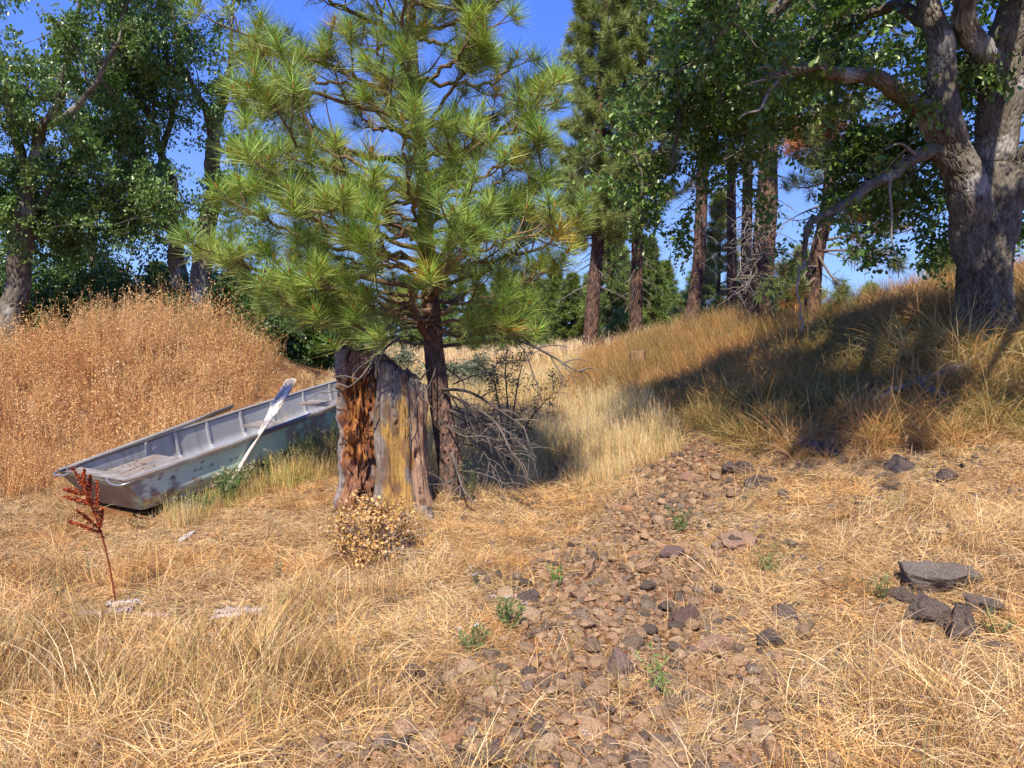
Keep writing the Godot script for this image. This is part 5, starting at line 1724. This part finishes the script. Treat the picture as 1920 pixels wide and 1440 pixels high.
func build_far_trees():
	rng.seed = 7100
	var fuzz := [needle_brush(34, 0.36, 0.035, Color(0.15, 0.235, 0.055), Color(0.165, 0.215, 0.06), 0.35), needle_brush(34, 0.36, 0.035, Color(0.18, 0.26, 0.055), Color(0.19, 0.22, 0.065), 0.35)]
	var spots_far := [
		[1040, 660, 46, 5.6, 2.0, "far pine at the end of the meadow, left of the first red trunk"], [1072, 652, 44, 4.6, 1.9, "short far pine just left of the first red trunk"], [1140, 640, 42, 8.0, 2.1, "far pine between the first and second red trunks"], [1165, 640, 48, 6.5, 2.0, "far pine left of the second red trunk, set back"], [1215, 630, 44, 6.4, 2.0, "far pine right of the second red trunk"], [1245, 625, 46, 5.2, 1.9, "pointed far pine in the sky gap beside the leaning pine"], [1268, 620, 52, 3.6, 1.8, "lowest far pine in the sky gap"],
		[1320, 612, 40, 5.0, 1.9, "far pine behind the foot of the leaning pine"], [1400, 606, 40, 4.0, 1.8, "far pine behind the slim dark pines"], [985, 668, 40, 4.4, 1.8, "far pine behind the right edge of the young pine"], [940, 675, 44, 5.4, 2.0, "far pine beyond the twiggy sapling"], [900, 680, 38, 4.2, 1.9, "far pine beyond the silvery bush"],
		[640, 675, 27, 2.7, 1.2, "young far pine behind the left edge of the tall stump"], [590, 672, 26, 2.5, 1.15, "young far pine beyond the end of the boat"], [560, 668, 29, 3.2, 1.3, "young far pine behind the low green shrub"], [680, 678, 30, 3.2, 1.4, "young far pine above the top of the tall stump"], [615, 668, 34, 3.6, 1.5, "far pine standing behind the young pines by the stump"], [760, 680, 36, 4.4, 1.8, "far pine behind the young pine's lower branches"], [820, 680, 42, 6.0, 2.2, "far pine hidden behind the young pine's trunk"],
		[520, 650, 34, 4.0, 1.7, "far pine behind the right foot of the mound"], [450, 640, 38, 5.0, 2.0, "far pine behind the forked oak"], [300, 630, 40, 5.0, 2.1, "far pine deep behind the mossy oak"], [215, 630, 42, 5.0, 2.1, "far pine seen under the slender oak"], [110, 630, 40, 4.6, 2.0, "far pine behind the low scrub of the grove"], [30, 630, 44, 5.6, 2.2, "far pine behind the dark oak trunk"], [-60, 630, 42, 5.6, 2.2, "far pine at the outer end of the tree line"], [1105, 648, 60, 6.0, 2.4, "farthest pine behind the first red trunk"], [1010, 664, 62, 6.6, 2.6, "farthest pine beyond the middle of the meadow"], [1195, 638, 64, 6.5, 2.6, "farthest pine behind the second red trunk"], [1440, 605, 44, 4.0, 2.0, "far pine behind the thickest red trunk"],
	]
	var protos := []
	for k in spots_far.size():
		var q = spots_far[k]
		var p := spot(q[0], q[1], q[2])
		p.y = minf(ground(p.x, p.z), p.y)
		if k < 4:
			var y := thing("far_pine", q[5], "tree", p, "far pines at the end of the meadow")
			pine_body(y, PackedVector3Array([p + Vector3(0, -0.3, 0), p + Vector3(rr(-0.1, 0.1), 3.0, 0), p + Vector3(0, 6.0, 0)]), 0.11, 0.02, 0.35, 1.9, 0.2, 0.055, 7, fuzz, 0.3, 8, 14, 0.85)
			y.scale = Vector3(q[4] / 1.9, q[3] / 6.0, q[4] / 1.9)
			protos.append(y)
		else:
			var y: Node3D = protos[k % 4].duplicate()
			y.name = numbered("far_pine")
			add_child(y)
			y.position = p
			y.rotation.y = rr(0, TAU)
			y.scale = Vector3(q[4] / 1.9, q[3] / 6.0, q[4] / 1.9)
			y.set_meta("label", q[5])

# ------------------------------------------------------------------ rocks, small plants, dead wood

func rock(label: String, x: float, y: float, w: float, h: float, deep: float, col: Color, seedling: int, turn := 0.0, sink := 0.35, group := "rocks of the gravel and the bank"):
	var p := foot(x, y)
	var d := -p.z
	var half := w * d / LENS * 0.5
	var o := thing("rock", label, "rock", p, group)
	var m := part("body", stone_mesh(4, 15, 0.22, seedling), stone_mat(col), o, false)
	m.transform = Transform3D(Basis(Vector3.UP, turn) * Basis(Vector3(1, 0, 0), 0.12) * Basis.from_scale(Vector3(half * 1.5, h * d / LENS * 0.62, half * deep * 1.4)), Vector3(0, h * d / LENS * 0.62 * (0.55 - sink * 1.6), 0))
	return o

func build_rocks():
	rng.seed = 7110
	var dark := Color(0.15, 0.122, 0.108)
	var brown := Color(0.20, 0.145, 0.11)
	var tan := Color(0.40, 0.26, 0.175)
	rock("brown angular rock standing alone at the left edge of the gravel", 768, 1282, 66, 52, 0.8, brown, 501, 0.5, 0.2)
	rock("dark triangular rock, largest of those lying on the gravel", 1275, 1172, 58, 46, 0.7, Color(0.15, 0.105, 0.09), 502, 0.2, 0.15)
	rock("tall tan rock leaning in the middle of the gravel", 1106, 1080, 32, 44, 0.7, tan, 503, 0.9, 0.15)
	rock("grey lichened slab, largest on the right bank", 1752, 1098, 128, 125, 0.85, Color(0.21, 0.185, 0.165), 504, -0.25, 0.3)
	rock("dark cracked block under the lichened slab, left piece", 1735, 1158, 86, 100, 0.8, dark, 505, 0.1, 0.3)
	rock("dark cracked block under the lichened slab, right piece", 1806, 1195, 66, 110, 0.9, dark, 506, 0.4, 0.3)
	rock("dark flat block between the lichened slab and the green tuft", 1690, 1125, 60, 50, 0.8, dark, 531, 0.3, 0.25)
	rock("dark ledge rising behind the cracked blocks, right of the slab", 1852, 1150, 80, 70, 0.9, Color(0.17, 0.14, 0.125), 532, -0.2, 0.3)
	rock("small dark rock at the right end of the cracked blocks", 1880, 1225, 46, 30, 0.8, dark, 507, 0.1, 0.3)
	rock("dark rock at the top of the gravel, wide and flat", 1420, 905, 56, 24, 0.7, Color(0.12, 0.095, 0.09), 508, 0.3, 0.2)
	rock("dark pointed rock at the upper right end of the gravel", 1472, 938, 24, 26, 0.8, dark, 509, 1.0, 0.2)
	rock("dark rock pair's left one at the foot of the bank", 1372, 888, 36, 34, 0.8, dark, 510, 0.6, 0.2)
	rock("dark rock pair's right one at the foot of the bank", 1398, 886, 38, 30, 0.8, Color(0.13, 0.10, 0.09), 511, 0.2, 0.2)
	rock("reddish rock half buried where the gravel meets the bank", 1292, 900, 40, 18, 0.8, Color(0.33, 0.2, 0.15), 512, 0.2, 0.2)
	rock("brown rock lying in the weeds of the mound", 160, 790, 40, 26, 0.8, Color(0.32, 0.2, 0.13), 513, 0.3, 0.25)
	rock("pale rock beside the reddish rocks on the right slope", 1385, 1020, 70, 36, 0.9, Color(0.42, 0.29, 0.21), 514, 0.5, 0.3)
	rock("pale rock sunk in straw at the right edge of the gravel", 1330, 1225, 70, 60, 0.8, Color(0.44, 0.29, 0.2), 515, 0.4, 0.32)
	rock("dark rock sunk in straw on the right slope, left of the green tuft", 1475, 1150, 50, 34, 0.9, dark, 516, 0.4, 0.3)
	rock("dark rock showing through straw at the lower right slope", 1455, 1205, 60, 40, 0.9, Color(0.12, 0.1, 0.09), 517, 0.9, 0.35)
	rock("dark boulder under hanging grass on the bank, left one", 1690, 880, 60, 40, 0.9, dark, 518, 0.2, 0.35)
	rock("dark boulder under hanging grass on the bank, right one", 1770, 900, 50, 44, 0.9, Color(0.13, 0.105, 0.095), 519, 0.7, 0.35)
	rock("dark boulder under the tussocks at the upper edge of the gravel", 1530, 850, 60, 40, 0.9, dark, 520, 0.7, 0.35)
	rock("purple grey stone slab lower middle of the gravel", 1165, 1262, 40, 60, 1.6, Color(0.25, 0.18, 0.15), 521, 0.3, 0.1)
	rock("dark stone at the left rim of the gravel beside the pink flowers", 985, 1130, 46, 26, 0.8, Color(0.15, 0.12, 0.11), 522, 0.3, 0.2)
	rock("purplish stone near the top of the gravel", 1260, 1045, 38, 24, 0.8, Color(0.2, 0.14, 0.13), 523, 0.1, 0.2)
	rock("orange boulder at the right edge of the frame, sunk in straw", 1860, 1280, 60, 34, 0.9, Color(0.36, 0.23, 0.16), 524, 0.1, 0.35)
	# the sawn stump in the meadow
	var p := foot(1196, 690)
	var d := -p.z
	var o := thing("sawn_stump", "small sawn stump standing in pale grass below the tall red pines", "stump", p)
	var r := 15.0 * d / LENS
	var top := func(ang: float) -> float: return 30.0 * d / LENS + 0.015 * sin(ang)
	var sh := shell(Vector3(p.x, p.y, p.z), r, r, top, func(ang, y): return nz2.get_noise_3d(cos(ang) * 90.0, y * 40.0, sin(ang) * 90.0) * 0.05, func(ang, y, _q): return Color(0.17, 0.10, 0.075).lerp(Color(0.33, 0.19, 0.12), clampf(0.5 + nz.get_noise_3d(cos(ang) * 200.0, y * 150.0, sin(ang) * 200.0) * 2.0, 0, 1)), 30, 48, 0.02)
	part("trunk", sh.mesh(), M.bark, o)
	var cut := MB.new()
	for s in 32:
		var a := TAU * s / 32
		var b := TAU * (s + 1) / 32
		cut.tri(Vector3(p.x, p.y + top.call(0.0), p.z), Vector3(p.x + cos(b) * r * 0.97, p.y + top.call(b) - 0.01, p.z + sin(b) * r * 0.97), Vector3(p.x + cos(a) * r * 0.97, p.y + top.call(a) - 0.01, p.z + sin(a) * r * 0.97), Color(0.42, 0.26, 0.16))
	part("cut_face", cut.mesh(), M.wood, o)

# a leafy green weed: upright stems with narrow leaves; flowers > 0 gives pale heads
func weed(called: String, label: String, category: String, x: float, y: float, h: float, stems: int, col: Color, flowers := 0, petal := Color(0.75, 0.68, 0.68), long := 0.045, spread := 0.6):
	var p := foot(x, y)
	var o := thing(called, label, category, p)
	var mb := MB.new()
	var fl := MB.new()
	for k in stems:
		var d := Vector3(rr(-spread, spread), 1, rr(-spread, spread)).normalized()
		var b := p + Vector3(rr(-0.03, 0.03), -0.01, rr(-0.03, 0.03))
		var hh := h * rr(0.6, 1.1)
		blade(mb, b, d, hh, 0.006, 0.15, 4, vary(col * 0.9, 0.2))
		for s in int(hh / 0.012):
			var t := rr(0.15, 1.0)
			var q := b + d * hh * t
			blade(mb, q, (d * 0.6 + rdir()).normalized(), long * rr(0.6, 1.2), 0.008, 0.3, 2, vary(col, 0.25))
		if k < flowers:
			var c := b + d * hh
			for s in 9:
				var q := c + Vector3(rr(-0.018, 0.018), rr(-0.006, 0.01), rr(-0.018, 0.018))
				fl.quad(q + Vector3(-0.005, 0, 0), q + Vector3(0, 0.003, -0.005), q + Vector3(0.005, 0, 0), q + Vector3(0, 0.002, 0.005), vary(petal, 0.12))
	part("leaves", mb.mesh(), M.needle, o).set_meta("kind", "stuff")
	if flowers > 0: part("flower_heads", fl.mesh(), M.straw, o).set_meta("kind", "stuff")

func build_small_plants():
	rng.seed = 7120
	# the red dock in front of the boat
	var p := spot(216, 1128, 4.15)
	p.y = ground(p.x, p.z)
	var o := thing("red_dock", "rust red seeding dock plant in front of the boat's nose", "plant", p)
	var stem := curve(spots([[216, 1122, 4.15], [205, 1060, 4.15], [190, 1000, 4.12], [172, 950, 4.1], [150, 900, 4.08], [133, 876, 4.06]]), 30)
	stem[0].y = p.y - 0.02
	var mb := MB.new()
	tube(mb, stem, radii([0.006, 0.005, 0.003], 30), 6, Color(0.24, 0.06, 0.03))
	part("stem", mb.mesh(), M.twig, o)
	var shoots := [[stem[12], stem[29], 1.0]]
	for q in [[[190, 1000, 4.12], [150, 982, 4.08], [128, 978, 4.05]], [[186, 992, 4.1], [160, 965, 4.0], [143, 956, 3.98]], [[180, 975, 4.1], [184, 930, 4.15], [182, 900, 4.18]], [[186, 990, 4.12], [192, 960, 4.14], [193, 952, 4.14]], [[170, 945, 4.1], [140, 930, 4.05], [120, 932, 4.02]], [[165, 930, 4.1], [140, 915, 4.06], [120, 918, 4.04]], [[165, 930, 4.1], [172, 905, 4.14], [170, 890, 4.16]], [[155, 910, 4.08], [160, 890, 4.1], [158, 880, 4.1]], [[172, 950, 4.1], [163, 935, 4.0], [160, 905, 3.96]]]:
		var c := curve(spots(q), 10)
		var b := MB.new()
		tube(b, c, radii([0.004, 0.002], 10), 4, Color(0.26, 0.06, 0.03))
		part("side_stem", b.mesh(), M.twig, o)
		shoots.append([c[1], c[9], 0.8])
	for q in shoots:
		var b := MB.new()
		for k in int(240 * q[2]):
			var t := rng.randf()
			var c: Vector3 = q[0].lerp(q[1], t) if q[2] < 1.0 else stem[int(lerpf(11, 29, t))]
			c += rdir() * rr(0.003, 0.02) * (1.15 - 0.6 * t)
			var x := rdir() * 0.0062
			var y := x.cross(rdir()).normalized() * 0.0062
			b.quad(c - x, c - y, c + x, c + y, vary(Color(0.42, 0.085, 0.03), 0.4))
		part("seed_spike", b.mesh(), M.straw, o).set_meta("kind", "stuff")
	# the dry bush with yellowed leaves below the stump
	p = spot(695, 1075, 4.95)
	p.y = ground(p.x, p.z)
	o = thing("dry_bush", "rounded bush of dry yellow leaves in front of the split stump", "bush", p)
	var leaf := []
	for k in 2:
		var m := MB.new()
		for s in 9:
			var b := Basis(Vector3.UP, rr(0, TAU)) * Basis(Vector3(1, 0, 0), rr(-0.9, 0.9)) * Basis(Vector3(0, 0, 1), rr(-0.9, 0.9))
			oak_leaf(m, rdir() * 0.04, b, rr(0.020, 0.038), vary(Color(0.50, 0.29, 0.085) if rng.randf() < 0.7 else Color(0.62, 0.43, 0.20), 0.3), true)
		leaf.append(m.mesh())
	var sc := [Scatter.new(), Scatter.new()]
	var tw := MB.new()
	for k in 330:
		var a := rr(0, TAU)
		var e := acos(rr(-0.35, 1.0))
		var d := Vector3(cos(a) * sin(e), cos(e), sin(a) * sin(e))
		var q := p + Vector3(0, 0.13, -0.18) + d * Vector3(0.33, 0.32, 0.34) * (rr(0.7, 1.08) + nz.get_noise_3dv(d * 110.0) * 0.5)
		q.y = maxf(q.y, ground(q.x, q.z) + 0.06)
		if d.x > 0.35 and d.z > 0.1 and d.y < 0.35 and rng.randf() < 0.8: continue
		sc[k % 2].add(Transform3D(basis_up(d + rdir() * 0.3, rr(0, TAU)) * Basis.from_scale(Vector3.ONE * rr(0.8, 1.3)), q), Color(0.45, 0.6, 0.2) if rng.randf() < 0.015 else vary(Color(1, 1, 1), 0.15))
	for k in 260:
		var a := rr(0, TAU)
		var e := rr(0.5, 1.5)
		var d := Vector3(cos(a) * sin(e), cos(e), sin(a) * sin(e))
		blade(tw, p + Vector3(0, 0.02, -0.14) + d * 0.05, d, rr(0.26, 0.52), 0.005, rr(0.1, 0.7), 4, vary(Color(0.42, 0.34, 0.28), 0.25))
	part("stems", tw.mesh(), M.straw, o).set_meta("kind", "stuff")
	crown_of(o, sc, leaf, M.straw)
	# the twiggy sapling right of the pine
	p = foot(955, 868)
	o = thing("twiggy_sapling", "thin twiggy sapling with small dark leaves right of the young pine", "shrub", p)
	var small := [leaf_cluster(7, 0.035, 0.06, Color(0.075, 0.11, 0.03), false), leaf_cluster(6, 0.03, 0.06, Color(0.10, 0.12, 0.045), false)]
	tw = MB.new()
	sc = [Scatter.new(), Scatter.new()]
	for q in [[[955, 868, 8.1], [953, 780, 8.1], [948, 700, 8.1], [950, 655, 8.1]], [[957, 868, 8.1], [962, 780, 8.0], [975, 700, 7.9], [985, 670, 7.9]], [[953, 868, 8.1], [940, 790, 8.0], [930, 730, 7.9], [925, 690, 7.9]], [[958, 868, 8.1], [985, 800, 8.0], [1015, 760, 7.9], [1040, 735, 7.8]]]:
		var c := curve(spots(q), 14)
		c[0].y = minf(c[0].y, p.y)
		var b := MB.new()
		tube(b, c, radii([0.014, 0.009, 0.003], 14), 6, Color(0.16, 0.12, 0.10))
		part("stem", b.mesh(), M.twig, o)
		for s in range(3, 14):
			for m in 2: sprout(tw, sc, c[s], (rdir() + Vector3(0, 0.5, 0)).normalized(), rr(0.14, 0.34), 0.004, 1, 0.15, 0.0)
	part("twigs", tw.mesh(), M.twig, o).set_meta("kind", "stuff")
	crown_of(o, sc, small, M.leaf)
	shrub("dark low shrub in the shade behind the young pine's foot", foot(960, 860) + Vector3(-0.1, 0, -0.3), 0.7, 0.55, 12, small, M.leaf, 0.2, "", "low_shrub", "shrub")
	# green weeds
	var g := Color(0.13, 0.20, 0.06)
	var dull := Color(0.17, 0.20, 0.10)
	weed("green_weed", "bright green sprig growing at the left rim of the gravel", "weed", 1042, 1100, 0.17, 7, Color(0.12, 0.24, 0.04), 0)
	weed("green_weed", "feathery green weed at the upper right rim of the gravel", "weed", 1272, 1000, 0.28, 9, g, 0)
	weed("green_weed", "green clump in straw right of the gravel, near the pale rock", "weed", 1440, 1080, 0.20, 10, g, 0)
	weed("green_weed", "small green tuft left of the lichened slab", "weed", 1645, 1125, 0.17, 7, g, 0)
	weed("green_weed", "spreading green weed at the bottom of the gravel", "weed", 1245, 1300, 0.20, 9, Color(0.17, 0.26, 0.06), 0, Color.WHITE, 0.05, 0.9)
	weed("green_weed", "green weed at the right end of the cracked dark blocks", "weed", 1868, 1190, 0.16, 6, g, 0)
	weed("green_weed", "grey green sprig left of the dry yellow bush", "weed", 522, 1085, 0.17, 5, dull, 0, Color.WHITE, 0.03, 0.35)
	weed("green_weed", "upright green spike beside the red dock's stem", "weed", 165, 1090, 0.26, 2, dull, 0, Color.WHITE, 0.022, 0.2)
	weed("green_weed", "upright green spike right of the red dock's foot", "weed", 253, 1160, 0.18, 2, dull, 0, Color.WHITE, 0.022, 0.2)
	weed("green_weed", "thin dark sprigs left of the red dock", "weed", 108, 1140, 0.20, 5, dull, 0, Color.WHITE, 0.022, 0.4)
	weed("green_weed", "short green spike in the straw under the bleached log", "weed", 335, 1185, 0.10, 2, dull, 0, Color.WHITE, 0.022, 0.3)
	weed("green_weed", "small dull sprig low in the golden grass", "weed", 85, 1232, 0.08, 2, dull, 0, Color.WHITE, 0.022, 0.3)
	weed("flowering_weed", "weed with pinkish white flower heads at the left rim of the gravel", "flower", 955, 1185, 0.22, 14, g, 5, Color(0.60, 0.48, 0.48))
	weed("flowering_weed", "sprawling weed with a few white heads above the lone brown rock", "flower", 880, 1225, 0.18, 10, g, 2, Color(0.60, 0.50, 0.50))
	weed("flowering_weed", "pale flowered stalks right of the dry yellow bush", "flower", 900, 1100, 0.15, 5, dull, 3, Color(0.58, 0.50, 0.50))
	weed("flowering_weed", "single pale flower head at the very front of the gravel", "flower", 1095, 1372, 0.05, 2, dull, 1, Color(0.58, 0.48, 0.50))
	weed("flowering_weed", "weeds with cream flowers along the boat's near side", "flower", 430, 945, 0.36, 34, g, 16, Color(0.72, 0.62, 0.40), 0.05, 0.5)
	weed("flowering_weed", "green weeds with blue and cream flowers beside the propped oar", "flower", 500, 905, 0.42, 34, Color(0.19, 0.23, 0.085), 16, Color(0.70, 0.60, 0.38), 0.04, 0.5)
	weed("green_weed", "tall green grass weeds between the boat and the stump", "weed", 590, 880, 0.50, 46, Color(0.20, 0.24, 0.09), 0, Color.WHITE, 0.06, 0.4)
	weed("green_weed", "thick green weeds against the left edge of the stump", "weed", 620, 850, 0.48, 36, Color(0.19, 0.23, 0.09), 0, Color.WHITE, 0.05, 0.4)
	weed("flowering_weed", "sparse weeds with white flowers by the boat's far end", "flower", 560, 870, 0.42, 16, Color(0.18, 0.22, 0.09), 8, Color(0.76, 0.72, 0.62), 0.045, 0.4)
	weed("green_weed", "leafy weeds under the nose of the boat, right corner", "weed", 380, 960, 0.22, 18, g, 0, Color.WHITE, 0.05, 0.7)
	weed("green_weed", "grey green weeds under the boat's side, left of the propped oar", "weed", 345, 968, 0.24, 26, Color(0.20, 0.23, 0.10), 0, Color.WHITE, 0.04, 0.6)
	weed("flowering_weed", "yellowing weeds with cream heads where the propped oar meets the ground", "flower", 455, 925, 0.36, 30, Color(0.26, 0.26, 0.10), 12, Color(0.74, 0.62, 0.40), 0.04, 0.5)
	weed("green_weed", "pale green weeds between the propped oar and the tall weeds", "weed", 540, 890, 0.46, 34, Color(0.24, 0.27, 0.12), 0, Color.WHITE, 0.045, 0.45)
	weed("green_weed", "dry stalks in front of the boat's nose, right of the red dock", "weed", 262, 992, 0.16, 16, Color(0.42, 0.33, 0.16), 0, Color.WHITE, 0.04, 0.7)
	weed("green_weed", "green weeds at the foot of the yellow half of the stump", "weed", 740, 955, 0.14, 12, g, 0, Color.WHITE, 0.035, 0.8)
	weed("flowering_weed", "white umbels standing below the bank's shade", "flower", 1490, 858, 0.26, 6, dull, 6, Color(0.74, 0.68, 0.52))
	weed("green_weed", "dark weeds at the foot of the young pine", "weed", 880, 940, 0.40, 16, Color(0.12, 0.15, 0.06), 0, Color.WHITE, 0.03, 0.5)
	weed("flowering_weed", "dry cream headed stalks in the shade right of the young pine", "flower", 940, 915, 0.40, 14, Color(0.22, 0.19, 0.10), 8, Color(0.6, 0.5, 0.34), 0.03, 0.5)

func snag(called: String, label: String, lines: Array, pale: Color, deepc: Color, lift := 0.0):
	var first: Vector3 = spot(lines[0][0][0][0], lines[0][0][0][1], lines[0][0][0][2])
	var o := thing(called, label, "branch", on_ground(first.x, first.z))
	for k in lines.size():
		var mb := MB.new()
		var c := curve(spots(lines[k][0]), 40)
		for s in 40: c[s] = on_ground(c[s].x, c[s].z) + Vector3(nz.get_noise_2d(s * 40.0, k * 90.0 + 5.0), 0.3 + nz.get_noise_2d(s * 45.0, k * 90.0 + 400.0), 0) * lines[k][1] * 1.1 + Vector3(0, lift, 0)
		tube(mb, c, radii([lines[k][1], lines[k][1] * 0.8, lines[k][2]], 40), 20, Color.WHITE, func(ang, v, r): return nz2.get_noise_3d(cos(ang) * 120.0, v * 60.0, sin(ang) * 120.0) * r * 0.7, func(ang, v, q): return pale.lerp(deepc, clampf(0.4 + nz.get_noise_3dv(q * 260.0) * 1.6, 0, 1)), true)
		part("stem" if k == 0 else "side_branch", mb.mesh(), M.wood, o)

func build_dead_wood():
	rng.seed = 7130
	snag("fallen_branch", "grey fallen branch with a fork lying on the bank below the oak", [[[[1805, 668, 7.9], [1770, 676, 7.85], [1730, 688, 7.8], [1700, 694, 7.75], [1660, 708, 7.7], [1630, 716, 7.65]], 0.05, 0.012], [[[1722, 690, 7.75], [1735, 712, 7.6], [1752, 730, 7.5], [1772, 738, 7.4]], 0.032, 0.012], [[[1840, 632, 8.0], [1815, 640, 7.95], [1800, 650, 7.9]], 0.03, 0.02]], Color(0.30, 0.26, 0.23), Color(0.14, 0.12, 0.105), 0.14)
	snag("bleached_log", "white weathered end of a crumbling log sunk in golden grass", [[[[498, 1160, 3.95], [470, 1166, 3.94], [440, 1170, 3.93], [405, 1172, 3.92]], 0.030, 0.022], [[[455, 1176, 3.9], [425, 1182, 3.88], [398, 1186, 3.86]], 0.018, 0.012]], Color(0.62, 0.54, 0.48), Color(0.34, 0.27, 0.23))
	snag("bleached_log", "grey pink broken pieces of an old log at the red dock's foot", [[[[250, 1160, 3.95], [220, 1166, 3.95], [185, 1168, 3.95], [150, 1165, 4.0]], 0.024, 0.016], [[[320, 1178, 3.9], [295, 1180, 3.9], [268, 1176, 3.9]], 0.016, 0.010]], Color(0.48, 0.38, 0.33), Color(0.30, 0.22, 0.19))
	snag("bleached_stick", "short bleached stick lying in grass below the boat's nose", [[[[362, 985, 5.7], [348, 1000, 5.6], [335, 1012, 5.5]], 0.022, 0.008]], Color(0.62, 0.57, 0.52), Color(0.42, 0.37, 0.33))
	snag("dead_stick", "thin pale stick leaning at the stump's left foot", [[[[628, 922, 6.2], [640, 940, 6.1], [652, 958, 6.0]], 0.010, 0.005]], Color(0.5, 0.46, 0.42), Color(0.35, 0.3, 0.27))
	snag("dead_stick", "grey root running out from under the yellow half of the stump", [[[[785, 935, 6.25], [800, 955, 6.1], [808, 972, 5.95]], 0.04, 0.012]], Color(0.36, 0.31, 0.28), Color(0.2, 0.17, 0.15))
	snag("dead_stick", "buried pale wood showing left of the log's white end", [[[[205, 1135, 4.1], [230, 1130, 4.1], [262, 1140, 4.1]], 0.025, 0.012]], Color(0.55, 0.48, 0.44), Color(0.36, 0.3, 0.27))
